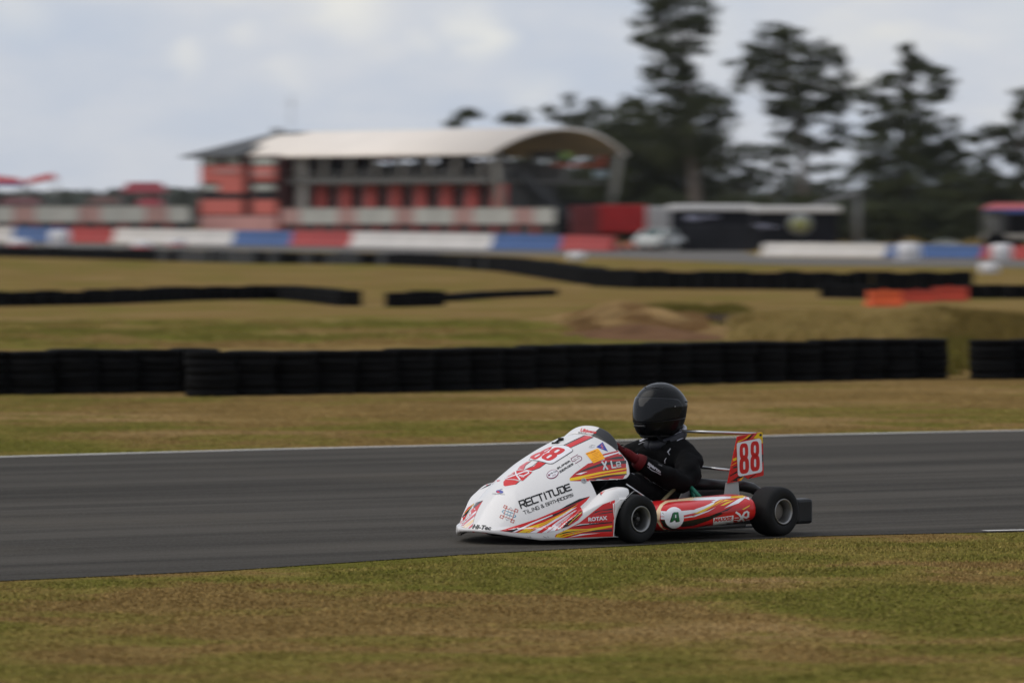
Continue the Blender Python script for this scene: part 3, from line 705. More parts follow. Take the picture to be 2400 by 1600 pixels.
# low dark awning in front and asphalt apron
trailer(1602, 1778, 528, 588, 300, mat('dark_grey_tarp', (.018, .018, .021), .8, spec=.15, var=.4, scale=1), 'low dark grey tarpaulin wall in front of the black transporters', 'tarp_wall', depth=.5, cat='tarpaulin')
AP = [G(1400, 603), G(1790, 606), G(1700, 572), G(1430, 572)]
m_ = MB(); m_.add([(p.x, p.y, .006) for p in AP], [(0, 1, 2, 3)]); tag(m_.build('paddock_apron', ASPH2), kind='structure')
def car(px0, px1, ybot, D, body, label, yaw=0, name='parked_car', low=False):
    w = (px1 - px0) / F * D if not yaw else 3.7; c = P((px0 + px1) / 2, YH, D); c.z = 0
    root = thing(name, label, 'car', c, yaw, 'cars parked in the paddock'); L_ = w
    s = L_ / 4.4; prof = [(-2.2, .35), (-2.2, .75), (-2.0, .92), (-1.55, 1.0), (-.95, 1.42), (.7, 1.45), (1.35, 1.05), (2.0, .90), (2.2, .70), (2.2, .35)]
    prof = [(x * s, z * s) for x, z in prof]; hw = .86 * s
    m = MB(); n = len(prof)
    vs = [(x, -hw * (.80 if z > s else 1), z) for x, z in prof] + [(x, hw * (.80 if z > s else 1), z) for x, z in prof]
    m.add(vs, [tuple(range(n))[::-1], tuple(range(n, 2 * n))] + [(i, (i + 1) % n, n + (i + 1) % n, n + i) for i in range(n)]); m.build('body', body, root)
    for x0, x1 in ((-1.05, -.2), (-.12, .75)):
        g = MB(); vs = [(x0 * s, -hw * .93, 1.05 * s), (x1 * s, -hw * .93, 1.05 * s), ((x1 - .1) * s, -hw * .80 - .012, 1.36 * s), ((x0 + .15) * s, -hw * .80 - .012, 1.36 * s)]
        g.add(vs + [(v[0], v[1] + .02, v[2]) for v in vs], [(0, 1, 2, 3), (7, 6, 5, 4), (0, 4, 5, 1), (1, 5, 6, 2), (2, 6, 7, 3), (3, 7, 4, 0)]); g.build('window', mat('green_tint_glass', (.03, .06, .055), .15), root)
    for xa_, za_, xb_, zb_ in ((-1.50, 1.05, -.99, 1.40), (1.31, 1.10, .76, 1.42)):
        g = MB(); q_ = .012 if xa_ > 0 else -.012; vs = [(xa_ * s + q_, -hw * .74, za_ * s), (xa_ * s + q_, hw * .74, za_ * s), (xb_ * s + q_, hw * .70, zb_ * s), (xb_ * s + q_, -hw * .70, zb_ * s)]
        g.add(vs + [(v[0] - q_ * .5, v[1], v[2] - .01) for v in vs], [(0, 1, 2, 3), (7, 6, 5, 4), (0, 4, 5, 1), (1, 5, 6, 2), (2, 6, 7, 3), (3, 7, 4, 0)]); g.build('windscreen', mat('green_tint_glass', (.03, .06, .055), .15), root)
    for sx in (-1.35, 1.35):
        for sy in (-1, 1):
            q = MB(); q.lathe([(0, -.1 * s), (.28 * s, -.1 * s), (.33 * s, 0), (.28 * s, .1 * s), (0, .1 * s)], n=16, axis='y', M=Matrix.Translation((sx * s, sy * hw * .95, .33 * s))); q.build('wheel', RUB, root)
CW = mat('white_car_paint', (.50, .50, .47), .3, var=.05, coat=.5)
car(1498, 1596, 575, 300, CW, 'white car with tinted windows parked at the paddock entry', 1.15)
car(1455, 1540, 580, 300, mat('orange_red_car', (.60, .16, .09), .35, coat=.4), 'small orange red car nose beside the white car')
car(1362, 1440, 560, 318, mat('grey_green_car', (.22, .24, .22), .35), 'grey green car behind the red block')
car(2005, 2060, 575, 330, mat('silver_car', (.34, .34, .34), .35), 'silver car behind the long right white block')
car(2185, 2250, 575, 335, mat('pale_car', (.40, .40, .37), .35), 'pale car behind the right blue block')
# fabric canopies and posts on the right
canopy('race_canopy', 2305, 2480, 476, 490, 330, FR2, 'red canopy with a blue valance at the right edge', 'canopy', m2=BF)
trailer(2355, 2480, 500, 545, 334, BLK, 'black box trailer under the red and blue canopy')
trailer(2300, 2480, 548, 562, 322, mat('pale_low_wall', (.30, .28, .25), .7), 'low pale wall below the red and blue canopy', 'low_wall', depth=.3, cat='wall')
def post(px, ytop, D, r, m, label, name='post'):
    c = P(px, YH, D); c.z = 0; q = MB(); zt = CAMH - (ytop - YH) / F * D
    root = thing(name, label, 'post', c); q.tube([(0, 0, 0), (0, 0, zt)], r, 10); q.build('shaft', m, root)
    q = MB(); q.box((0, 0, zt + .04), (r * 3, r * 3, .08)); q.build('cap', m, root)
post(2335, 498, 326, .32, mat('grey_post', (.09, .087, .083), .8), 'thick grey post at the left end of the red and blue canopy')
post(2008, 462, 350, .35, mat('grey_post2', (.035, .035, .031), .8), 'thick grey post behind the black trailer')
# lean-to shed roof with a tilted grey edge
root = thing('lean_to_roof', 'tilted grey sheet roof on posts between the black trailer and the dark tree', 'shed roof', P(1960, YH, 345) * Vector((1, 1, 0)) if False else (P(1960, YH, 345).x, 345, 0))
D_ = 345; xa, xb = (1905 - 1960) / F * D_, (2012 - 1960) / F * D_; za, zb = CAMH - (478 - YH) / F * D_, CAMH - (447 - YH) / F * D_
m = MB(); vs = [(xa, -1.5, za), (xb, -1.5, zb), (xb, 1.5, zb), (xa, 1.5, za)]
m.add(vs + [(v[0], v[1], v[2] - .16) for v in vs], [(0, 1, 2, 3), (7, 6, 5, 4), (0, 4, 5, 1), (1, 5, 6, 2), (2, 6, 7, 3), (3, 7, 4, 0)]); m.build('roof_sheet', mat('grey_sheet', (.20, .20, .205), .6), root)
for x_, z_ in ((xa * .95, za), (xb * .95, zb)):
    for y_ in (-1.4, 1.4):
        q = MB(); q.tube([(x_, y_, 0), (x_, y_, z_ - .15)], .07, 6); q.build('leg', STEEL, root)

# ------------------------------------------------------------------ trees
def foliage_mat(name, dark, light):
    m = bpy.data.materials.new(name); m.use_nodes = True; N = m.node_tree.nodes; L = m.node_tree.links; b = N['Principled BSDF']
    g = N.new('ShaderNodeNewGeometry'); t = N.new('ShaderNodeTexCoord'); n = N.new('ShaderNodeTexNoise'); n.inputs['Scale'].default_value = .5
    L.new(t.outputs['Object'], n.inputs['Vector'])
    a = N.new('ShaderNodeMath'); a.operation = 'MULTIPLY_ADD'; L.new(g.outputs['Random Per Island'], a.inputs[0]); a.inputs[1].default_value = .5; L.new(n.outputs['Fac'], a.inputs[2])
    r = N.new('ShaderNodeMapRange'); L.new(a.outputs[0], r.inputs['Value']); r.inputs['From Min'].default_value = .35; r.inputs['From Max'].default_value = 1.1
    x = N.new('ShaderNodeMix'); x.data_type = 'RGBA'; x.inputs['A'].default_value = dark + (1,); x.inputs['B'].default_value = light + (1,)
    L.new(r.outputs[0], x.inputs['Factor']); L.new(x.outputs['Result'], b.inputs['Base Color']); b.inputs['Roughness'].default_value = .7
    b.inputs['Specular IOR Level'].default_value = .2; return m
PINE = foliage_mat('pine_needles', (.027, .034, .014), (.074, .083, .030)); GREY = foliage_mat('grey_green_leaves', (.045, .055, .036), (.10, .11, .065))
BARK = mat('grey_bark', (.15, .125, .11), .9, var=.3, scale=1.5, bump=.4)
def tree(name, label, D, base, trunk, blobs, seed, matl=PINE, r0=.35, size=.24, dens=1.0, group=None, cat='tree'):
    """trunk and blobs in photo pixels at distance D; blobs are (px,py,rx,ry[,density])"""
    D *= 1.12; size *= 1.1; r = np.random.RandomState(seed); s = D / F; root_p = P(base, YH, D); root_p.z = 0
    root = thing(name, label, cat, root_p, 0, group)
    def loc(px, py, dy=0): return Vector(((px - base) * s, dy, CAMH - (py - YH) * s))
    tp = [Vector((0, 0, -.05))] + [loc(*p) for p in trunk]
    m = MB(); n = len(tp); m.tube(tp, [r0 * (1 - .8 * i / (n - 1)) for i in range(n)], 9)
    Vs, Fs, cnt = [], [], 0
    for b in blobs:
        px, py, rx, ry = b[:4]; dn = b[4] if len(b) > 4 else 1.0
        rx_, rz_ = rx * s * 1.22, ry * s * 1.16; rd = max(rx_, rz_) * .9; dy = r.uniform(-.6, .6) * rx_ * .8; c = loc(px, py, dy)
        k = min(range(1, n), key=lambda i: abs(tp[i].z - (c.z - .3 * abs(c.x))))
        if k: 
            mid = tp[k].lerp(c, .5) + Vector((0, 0, .15 * r.uniform(0, 1)))
            m.tube([tp[k], mid, c], [max(.05, r0 * .28), .06, .03], 6)
        nc = max(4, int(9 + rx_ * rz_ * 9.0)); per = int(max(12, 105 * dn * dens))
        cc = r.normal(0, .62, (nc, 3)); cc /= np.maximum(1, np.linalg.norm(cc, axis=1) / 1.15)[:, None]
        cc = cc * [rx_, rd, rz_] + np.array(c)
        cr_ = max(.28, min(.62, .30 * (rx_ * rz_) ** .5)) * r.uniform(.6, 1.2, nc)
        p = np.repeat(cc, per, 0) + r.normal(0, .55, (nc * per, 3)) * np.repeat(cr_, per)[:, None] * [1.25, 1.1, .72]
        q = len(p); u = r.normal(0, 1, (q, 3)); u[:, 2] *= .5; u /= np.linalg.norm(u, axis=1)[:, None]
        w = r.normal(0, 1, (q, 3)); w -= (w * u).sum(1)[:, None] * u; w /= np.linalg.norm(w, axis=1)[:, None]
        a = (size * r.uniform(.5, 1.3, q))[:, None]; bb = a * .38
        quad = np.stack([p - u * a * .5, p + w * bb * .5, p + u * a * .5, p - w * bb * .5], 1)
        Vs.append(quad.reshape(-1, 3)); cnt += q
    m.build('trunk', BARK, root)
    V = np.concatenate(Vs); link('crown', poly_mesh('crown', V, np.arange(4 * cnt).reshape(cnt, 4), matl), root)
    return root
tree('pine_tree', 'tallest pine with a ragged narrow top running out of the picture', 398, 1632,
     [(1630, 470), (1622, 350), (1615, 250), (1605, 150), (1600, 60), (1598, -40)],
     [(1590, -60, 50, 40), (1560, -10, 45, 28), (1545, 15, 40, 20), (1625, 25, 40, 40), (1640, 65, 25, 35), (1610, 55, 35, 25), (1530, 62, 32, 25), (1520, 95, 25, 18), (1545, 112, 42, 22), (1598, 112, 45, 24), (1560, 150, 40, 14, .6), (1600, 165, 28, 22),
      (1545, 168, 30, 14), (1565, 185, 45, 14), (1610, 195, 34, 26), (1560, 215, 40, 10, .5), (1640, 222, 40, 16, .7), (1650, 240, 50, 16), (1600, 238, 45, 22), (1690, 235, 22, 7, .4), (1660, 268, 45, 22), (1590, 262, 50, 22), (1635, 300, 65, 32), (1660, 330, 45, 30), (1560, 290, 45, 25, .7), (1600, 350, 60, 35), (1660, 372, 30, 26, .7)], 1, r0=.52)
tree('bushy_tree', 'wide dark bushy tree filling the space behind the grandstand end', 404, 1520,
     [(1520, 430), (1515, 360), (1510, 300)],
     [(1470, 300, 45, 28), (1530, 295, 50, 28), (1500, 345, 85, 42, 1.3), (1430, 370, 40, 45, 1.2), (1560, 365, 60, 40, 1.2), (1480, 410, 80, 45, 1.4), (1580, 420, 60, 50, 1.2), (1440, 450, 55, 40, 1.3), (1520, 460, 95, 35, 1.4), (1620, 460, 60, 35, 1.2), (1450, 330, 50, 35, 1.1), (1560, 330, 60, 35, 1.2), (1640, 400, 50, 40, 1.1)], 2, r0=.4, size=.27)
tree('pine_tree', 'broad open pine in the middle of the group with a knob on top', 382, 1886,
     [(1884, 440), (1880, 350), (1868, 280), (1850, 200), (1830, 130), (1822, 85)],
     [(1822, 72, 34, 12), (1822, 98, 14, 18), (1838, 82, 30, 12), (1768, 115, 22, 18), (1742, 148, 28, 10), (1775, 150, 24, 20), (1820, 128, 20, 14), (1880, 120, 50, 20), (1935, 122, 34, 20), (1955, 145, 20, 14), (1860, 150, 50, 16), (1930, 165, 50, 14, .5), (1975, 185, 30, 10, .4), (1760, 180, 32, 10, .8),
      (1820, 175, 40, 16, .6), (1870, 195, 55, 22), (1840, 218, 45, 20), (1925, 215, 45, 22), (1960, 235, 40, 18, .8), (1740, 205, 30, 10, .4), (1850, 245, 40, 22), (1890, 262, 50, 22), (1825, 262, 22, 16), (1935, 265, 40, 22), (1990, 225, 35, 16, .8), (1850, 300, 35, 22, .8), (1880, 325, 30, 16), (1925, 350, 34, 14), (1965, 300, 22, 26, .7), (1880, 350, 20, 16, .5), (1975, 330, 22, 16, .5)], 3, r0=.34)
tree('pine_tree', 'dark dense pine with a hooked pointed top', 376, 2110,
     [(2110, 450), (2108, 380), (2115, 300), (2122, 230), (2126, 160), (2124, 112)],
     [(2124, 115, 7, 12), (2132, 138, 16, 16), (2150, 152, 22, 14), (2180, 165, 26, 16), (2205, 190, 22, 20), (2212, 215, 20, 14), (2190, 228, 28, 8), (2136, 168, 14, 18), (2072, 190, 20, 12), (2100, 180, 18, 8, .6), (2126, 205, 16, 20, .7), (2040, 222, 30, 14), (2065, 240, 26, 14), (2125, 240, 40, 18), (2150, 225, 30, 8), (2075, 265, 40, 20), (2125, 268, 50, 22),
      (2060, 300, 24, 12, .7), (2110, 300, 55, 26, 1.2), (2160, 305, 40, 18), (2090, 345, 65, 30, 1.3), (2170, 345, 55, 30, 1.2), (2225, 290, 22, 14, .5), (2232, 325, 26, 12, .5), (2040, 375, 30, 22), (2120, 395, 80, 35, 1.4), (2205, 380, 50, 32, 1.2), (2240, 352, 30, 18, .8), (2060, 430, 60, 35, 1.3), (2160, 440, 80, 35, 1.4), (2240, 430, 55, 35, 1.2), (2100, 480, 95, 28, 1.3)], 4, r0=.42)
tree('pine_tree', 'pine cut off by the right edge of the picture', 380, 2400,
     [(2400, 450), (2398, 350), (2396, 240)],
     [(2400, 235, 22, 25), (2392, 268, 22, 22), (2330, 308, 28, 12, .8), (2300, 325, 32, 10, .9), (2360, 325, 40, 18), (2395, 345, 40, 26), (2440, 300, 40, 40), (2345, 360, 34, 14, .7), (2405, 385, 35, 18), (2440, 420, 50, 40), (2300, 375, 18, 12, .5), (2375, 430, 40, 14, .6)], 5, r0=.34)
tree('bushy_tree', 'low dark tree between the hooked pine and the right edge pine', 388, 2330,
     [(2328, 480), (2320, 420)],
     [(2300, 392, 22, 14, .7), (2290, 420, 40, 22), (2335, 432, 40, 20), (2310, 455, 70, 26, 1.2), (2380, 462, 50, 24, 1.2), (2440, 470, 50, 25), (2290, 485, 60, 22, 1.2)], 6, r0=.25)
tree('slender_tree', 'thin see-through tree between the tall pine and the broad pine', 410, 1745,
     [(1745, 450), (1740, 400), (1735, 360)],
     [(1720, 358, 28, 10, .8), (1745, 350, 22, 8, .6), (1690, 375, 25, 14, .8), (1755, 372, 22, 9, .5), (1730, 408, 28, 18, .9), (1705, 395, 20, 12, .6), (1760, 400, 18, 8, .4), (1745, 435, 45, 16, .9), (1700, 440, 40, 20)], 7, GREY, r0=.16)
tree('slender_tree', 'thin see-through tree in front of the gap under the broad pine', 412, 1815,
     [(1815, 450), (1812, 400), (1810, 360)],
     [(1795, 352, 30, 9, .8), (1835, 355, 28, 9, .7), (1812, 378, 22, 14, .9), (1850, 385, 20, 9, .5), (1805, 405, 25, 10, .7), (1860, 420, 20, 12, .5), (1830, 432, 50, 14, .9), (1880, 445, 35, 14, .8)], 8, GREY, r0=.16)
tree('slender_tree', 'faint thin tree left of the hooked pine', 414, 1930,
     [(1930, 440), (1928, 400)],
     [(1945, 395, 20, 10, .5), (1905, 400, 14, 9, .4), (1950, 430, 30, 14, .8), (1910, 445, 35, 14, .9)], 9, GREY, r0=.14)
tree('bushy_tree', 'grey green tree seen through the open gable of the grandstand', 420, 1290, [(1290, 480), (1290, 430)],
     [(1200, 430, 50, 40), (1250, 400, 40, 25), (1300, 420, 55, 35), (1360, 430, 50, 40), (1400, 400, 30, 30), (1230, 480, 80, 35), (1340, 480, 80, 35), (1330, 375, 30, 14, .6)], 33, GREY, r0=.3, size=.27)
k = 0
for D, base, tk, bl, lab in [
    (470, 1090, [(1090, 420), (1090, 330), (1090, 275)], [(1092, 262, 20, 9), (1088, 270, 12, 6), (1065, 288, 16, 7), (1115, 272, 10, 4, .4)], 'small distant tree whose top shows above the middle of the vault roof'),
    (470, 1207, [(1207, 420), (1207, 330), (1207, 285)], [(1207, 270, 27, 10), (1190, 278, 18, 8), (1222, 280, 20, 9)], 'round topped distant tree above the vault roof'),
    (450, 1300, [(1300, 420), (1305, 330), (1310, 285)], [(1289, 256, 13, 6, .6), (1337, 238, 9, 18, .6), (1320, 285, 22, 9, .6), (1300, 275, 14, 7, .5), (1345, 280, 24, 9, .5)], 'sparse distant tree with a thin spire above the gable'),
    (445, 1390, [(1390, 420), (1392, 330), (1394, 280)], [(1390, 252, 26, 10), (1372, 268, 18, 8), (1415, 275, 35, 10, .5), (1400, 292, 48, 10, .5), (1440, 262, 24, 9, .6), (1360, 292, 20, 8, .5)], 'see-through tree just right of the gable peak'),
    (440, 1483, [(1483, 420), (1483, 330), (1483, 250)], [(1482, 234, 22, 9), (1470, 248, 24, 9, .8), (1500, 250, 28, 9, .7), (1510, 268, 30, 10, .7), (1462, 275, 26, 9, .7)], 'tree with a knobbly top between the gable and the tall pine')]:
    tree('distant_tree', lab, D, base, tk, bl, 40 + k, GREY if k in (2, 3) else PINE, r0=.18, size=.27, dens=.8); k += 1
# low undergrowth behind the paddock, separate bushes
for i, (px, D, rx, top) in enumerate([(1440, 372, 60, 470), (1560, 376, 70, 462), (1690, 374, 70, 466), (1800, 378, 70, 464), (1900, 372, 60, 468), (2000, 362, 55, 480), (2100, 360, 60, 476), (2200, 362, 60, 482), (2290, 360, 55, 488), (2400, 364, 60, 480)]):
    places = ['behind the red container', 'behind the white box trailer', 'behind the black transporter roof', 'below the slender trees', 'left of the tilted grey roof', 'right of the tilted grey roof', 'under the hooked pine', 'right of the hooked pine trunk', 'left of the red and blue canopy', 'above the red and blue canopy']
    tree('dark_bush', 'dark shrub ' + places[i], D, px, [(px, 540), (px, 510)], [(px - rx * .4, 520, rx * .7, 28, 1.1), (px + rx * .4, 520, rx * .7, 28, 1.1), (px, (top + 530) / 2, rx * .8, (530 - top) / 2, 1.2), (px, 548, rx, 18)], 60 + i, PINE, r0=.1, size=.32, cat='bush')
# far wooded ridge on the horizon
r = np.random.RandomState(9); n = 26000
x = r.uniform(-260, 330, n); yb = r.uniform(0, 60, n); top = 6.3 + 1.1 * np.array([mnoise.noise(Vector((a * .03, 0, 0))) + .5 * mnoise.noise(Vector((a * .15, 3, 0))) for a in x])
z = top * r.uniform(0, 1, n) ** .6; p = np.stack([x, 1000 + yb, z], 1)
u = r.normal(0, 1, (n, 3)); u /= np.linalg.norm(u, axis=1)[:, None]; w = r.normal(0, 1, (n, 3)); w -= (w * u).sum(1)[:, None] * u; w /= np.linalg.norm(w, axis=1)[:, None]
a = r.uniform(.8, 1.8, n)[:, None]; quad = np.stack([p - u * a, p + w * a * .7, p + u * a, p - w * a * .7], 1)
o = link('distant_wood', poly_mesh('distant_wood', quad.reshape(-1, 3), np.arange(4 * n).reshape(n, 4), foliage_mat('hazy_wood', (.05, .058, .045), (.085, .095, .075)))); tag(o, 'low grey green wood on the horizon', kind='stuff')
# ------------------------------------------------------------------ superkart (local: x forward, y left, z up; origin under the rear axle)
KM = Matrix.Translation((1.06, 32.38, 0.004)) @ Matrix.Rotation(math.radians(224), 4, 'Z'); KI = KM.inverted()
def P2L(px, py, y):        # photo pixel -> kart-local point in the plane of given y
    o = KI @ Vector((0, 0, CAMH)); d = (KI.to_3x3() @ Vector(((px - 1200) / F, 1, (YH - py) / F)))
    t = (y - o.y) / d.y; return o + d * t
kart = thing('superkart', 'white red and yellow racing superkart number 88 on the track', 'superkart', KM.translation, math.radians(224))
WP = mat('white_gloss_body', (.72, .70, .69), .26, var=.03, scale=2.5, coat=.35)
def paint(name, c, r=.3): return mat(name, s2l(c), r, var=.05, scale=14, coat=.3)
PR = paint('race_red', (203, 28, 30)); PRD = paint('satin_red', (184, 40, 42)); PK = paint('graphic_black', (22, 20, 20)); PG = paint('graphic_charcoal', (52, 48, 48))
PY = paint('race_yellow', (232, 190, 25)); PO = paint('amber_orange', (255, 172, 10)); PWh = paint('sticker_white', (228, 226, 230)); PB = paint('sticker_blue', (35, 55, 150))
PP = paint('sticker_plum', (125, 35, 75)); PT = paint('sticker_teal', (60, 140, 170)); PGr = paint('sticker_green', (20, 95, 50)); PBk = paint('brick_line', (180, 75, 60)); PLg = paint('sticker_grey', (150, 150, 152))
DBR = paint('sticker_brown', (190, 105, 10)); PPk = paint('pale_red_fade', (205, 95, 100)); PCr = paint('cream_fade', (235, 205, 165))
BLKP = mat('black_plastic', (.012, .012, .013), .45, var=.3, scale=8); METAL = mat('polished_tube', (.62, .61, .60), .3, metal=1, var=.05); ALU = mat('spun_aluminium', (.30, .295, .29), .45, metal=.9, var=.1, scale=20)
DKM = mat('dark_engine_metal', (.05, .048, .045), .5, metal=.6, var=.4, scale=10)

CREST = [(.82, .585), (.88, .588), (1.0, .574), (1.124, .532), (1.286, .468), (1.42, .398), (1.5, .345), (1.58, .285), (1.64, .225), (1.70, .155), (1.745, .11), (1.78, .085)]
HW = [(.82, .435), (1.0, .445), (1.19, .445), (1.35, .41), (1.5, .335), (1.6, .275), (1.7, .20), (1.78, .12)]
FRONT = [(0, 1.77), (.08, 1.762), (.16, 1.73), (.25, 1.66), (.35, 1.555), (.43, 1.455), (.50, 1.355), (.54, 1.285), (.565, 1.24)]
FENDZ = [(1.0, .31), (1.10, .312), (1.20, .292), (1.30, .225), (1.40, .165), (1.5, .12), (1.62, .09), (1.8, .06)]
def smooth_interp(tab):
    xs = [a for a, b in tab]; yv = [b for a, b in tab]; g = np.linspace(xs[0], xs[-1], 400); v = np.interp(g, xs, yv)
    k = np.ones(21) / 21; vp = np.pad(v, 10, mode='edge'); 
    vp[:10] = v[0] - (v[1:11][::-1] - v[0]); vp[-10:] = v[-1] + (v[-1] - v[-11:-1][::-1])
    v = np.convolve(vp, k, 'valid'); return lambda x: float(np.interp(x, g, v))
crest, hwid, front, fendz = map(smooth_interp, (CREST, HW, FRONT, FENDZ))
def pexp(x): return float(np.interp(x, [1.0, 1.35], [2.1, 1.72]))
def hump(x, y):
    t = abs(y) / hwid(x)
    return crest(x) * (1 - t ** pexp(x)) ** .5 if t < 1 else 0.0
def fender(x, y):
    t = (abs(y) - .468) / (.095 + max(0, 1.5 - x) * .04); h = fendz(x)
    if abs(y) > .468: t = (abs(y) - .468) / .11
    return h * (1 - abs(t) ** 3) ** .33 if abs(t) < 1 else 0.0
def bodyz(x, y):
    a, b = hump(x, y), fender(x, y); k = .035
    h = max(k - abs(a - b), 0) / k; z = max(a, b, .085) + h * h * k * .25
    d = front(abs(y)) - x
    e = min(1, max(0, d) / .035); lip = .085 + .01 * e
    return min(z, lip + .0 + (z - lip) * (1 - (1 - e) ** 2) ** .5) if z > lip else lip
fair = MB()
# shell A: nose, columns across y
NY, NT = 150, 90; XR = 1.19
ysA = [-.565 + 1.13 * i / NY for i in range(NY + 1)]
vs, fs = [], []
def zbot(x): return float(np.interp(x, [1.15, 1.30, 1.42, 1.58, 1.68, 1.78], [.046, .040, .032, .028, .046, .070]))
for y in ysA:
    fx = front(abs(y))
    for j in range(NT + 1):
        t = j / NT; x = XR + (fx - XR) * (1 - (1 - t) ** 1.3); vs.append((x, y, bodyz(x, y)))
    for j in range(1, 5): zt = bodyz(fx, y); vs.append((fx + .004 * math.sin(j / 4 * 3.14), y, zt + (zbot(fx) - zt) * j / 4))
    vs.append((fx - .03, y, zbot(fx) - .004))
R_ = NT + 6
for i in range(NY):
    for j in range(R_ - 1): fs.append((i * R_ + j, i * R_ + j + 1, (i + 1) * R_ + j + 1, (i + 1) * R_ + j))
fair.add(vs, fs, 0, True)
# outer side skirts with the wheel arch curve
def arch_z(x):      # lower edge of the outer face
    if x >= 1.236: return zbot(x)
    t = (1.236 - x) / .15
    return .046 + (.285 - .046) * (1 - (1 - min(1, t)) ** 1.2) ** .42 if t > 0 else .046
for sg in (-1, 1):
    vs, fs = [], []; n = 46
    for i in range(n + 1):
        x = 1.075 + (front(.565) + .003 - 1.075) * i / n; zt = max(bodyz(min(x, 1.235), .55), arch_z(x) + .002)
        yo = .565
        for k in range(8): t = k / 7; vs.append((x, sg * (yo - .006 * (1 - math.sin(t * 3.1))), zt + (arch_z(x) - zt) * t))
    for i in range(n):
        for k in range(7): fs.append((i * 8 + k, i * 8 + k + 1, (i + 1) * 8 + k + 1, (i + 1) * 8 + k))
    fair.add(vs, fs, 0, True)
    # rear lobe of the fender over the wheel
    vs, fs = [], []; n, mm = 14, 22
    for i in range(n + 1):
        for j in range(mm + 1):
            y = .37 + (.563 - .37) * j / mm; xe = 1.07 + .05 * (abs(j / mm - .45) * 2) ** 3 ; x = xe + (XR - xe) * i / n
            vs.append((x, sg * y, max(fender(x, y), .245 if j > 2 else .2) - .010 * (1 - i / n) ** 3))
    for i in range(n):
        for j in range(mm): a = i * (mm + 1) + j; fs.append((a, a + 1, a + mm + 2, a + mm + 1))
    fair.add(vs, fs, 0, True)
# shell B: cockpit cowl behind the front wheels, hanging free at the sides
def ylim(x, z): 
    return hwid(x) * (1 - min(1, (z / crest(x)) ** 2)) ** (1 / pexp(x))
vs, fs = [], []; NB, MBn = 34, 90
def zedge(x): return .340 + .012 * max(0, (1.19 - x)) 
def rear_x(s):      # cowl rear edge follows a curve: farther back at mid height of the side
    return float(np.interp(abs(s), [0, .5, .62, .82, .93, 1], [.90, .885, .872, .902, .94, .985]))
for i in range(NB + 1):
    for j in range(MBn + 1):
        s_ = -1 + 2 * j / MBn; xr = rear_x(s_); x = xr + (XR - xr) * i / NB
        yl = ylim(x, zedge(x)); y = yl * math.copysign(abs(math.sin(s_ * math.pi / 2)) ** .95, s_); vs.append((x, y, max(zedge(x), hump(x, y))))
for i in range(NB):
    for j in range(MBn): a = i * (MBn + 1) + j; fs.append((a, a + 1, a + MBn + 2, a + MBn + 1))
fair.add(vs, fs, 0, True)
def shell_mesh(mb, th):
    me = mb.mesh('front_fairing', [WP, mat('raw_fibreglass_inside', (.035, .035, .035), .8)])
    bm = bmesh.new(); bm.from_mesh(me); bmesh.ops.remove_doubles(bm, verts=bm.verts[:], dist=.0008)
    bmesh.ops.recalc_face_normals(bm, faces=bm.faces[:])
    up = sum(f.normal.z * f.calc_area() for f in bm.faces)
    if up < 0: bmesh.ops.reverse_faces(bm, faces=bm.faces[:])
    bm.to_mesh(me); bm.free(); return me
fme = shell_mesh(fair, .004)
fair_o = link('front_fairing', fme, kart)
md = fair_o.modifiers.new('thickness', 'SOLIDIFY'); md.thickness = .004; md.offset = -1; md.material_offset = 1; md.material_offset_rim = 0

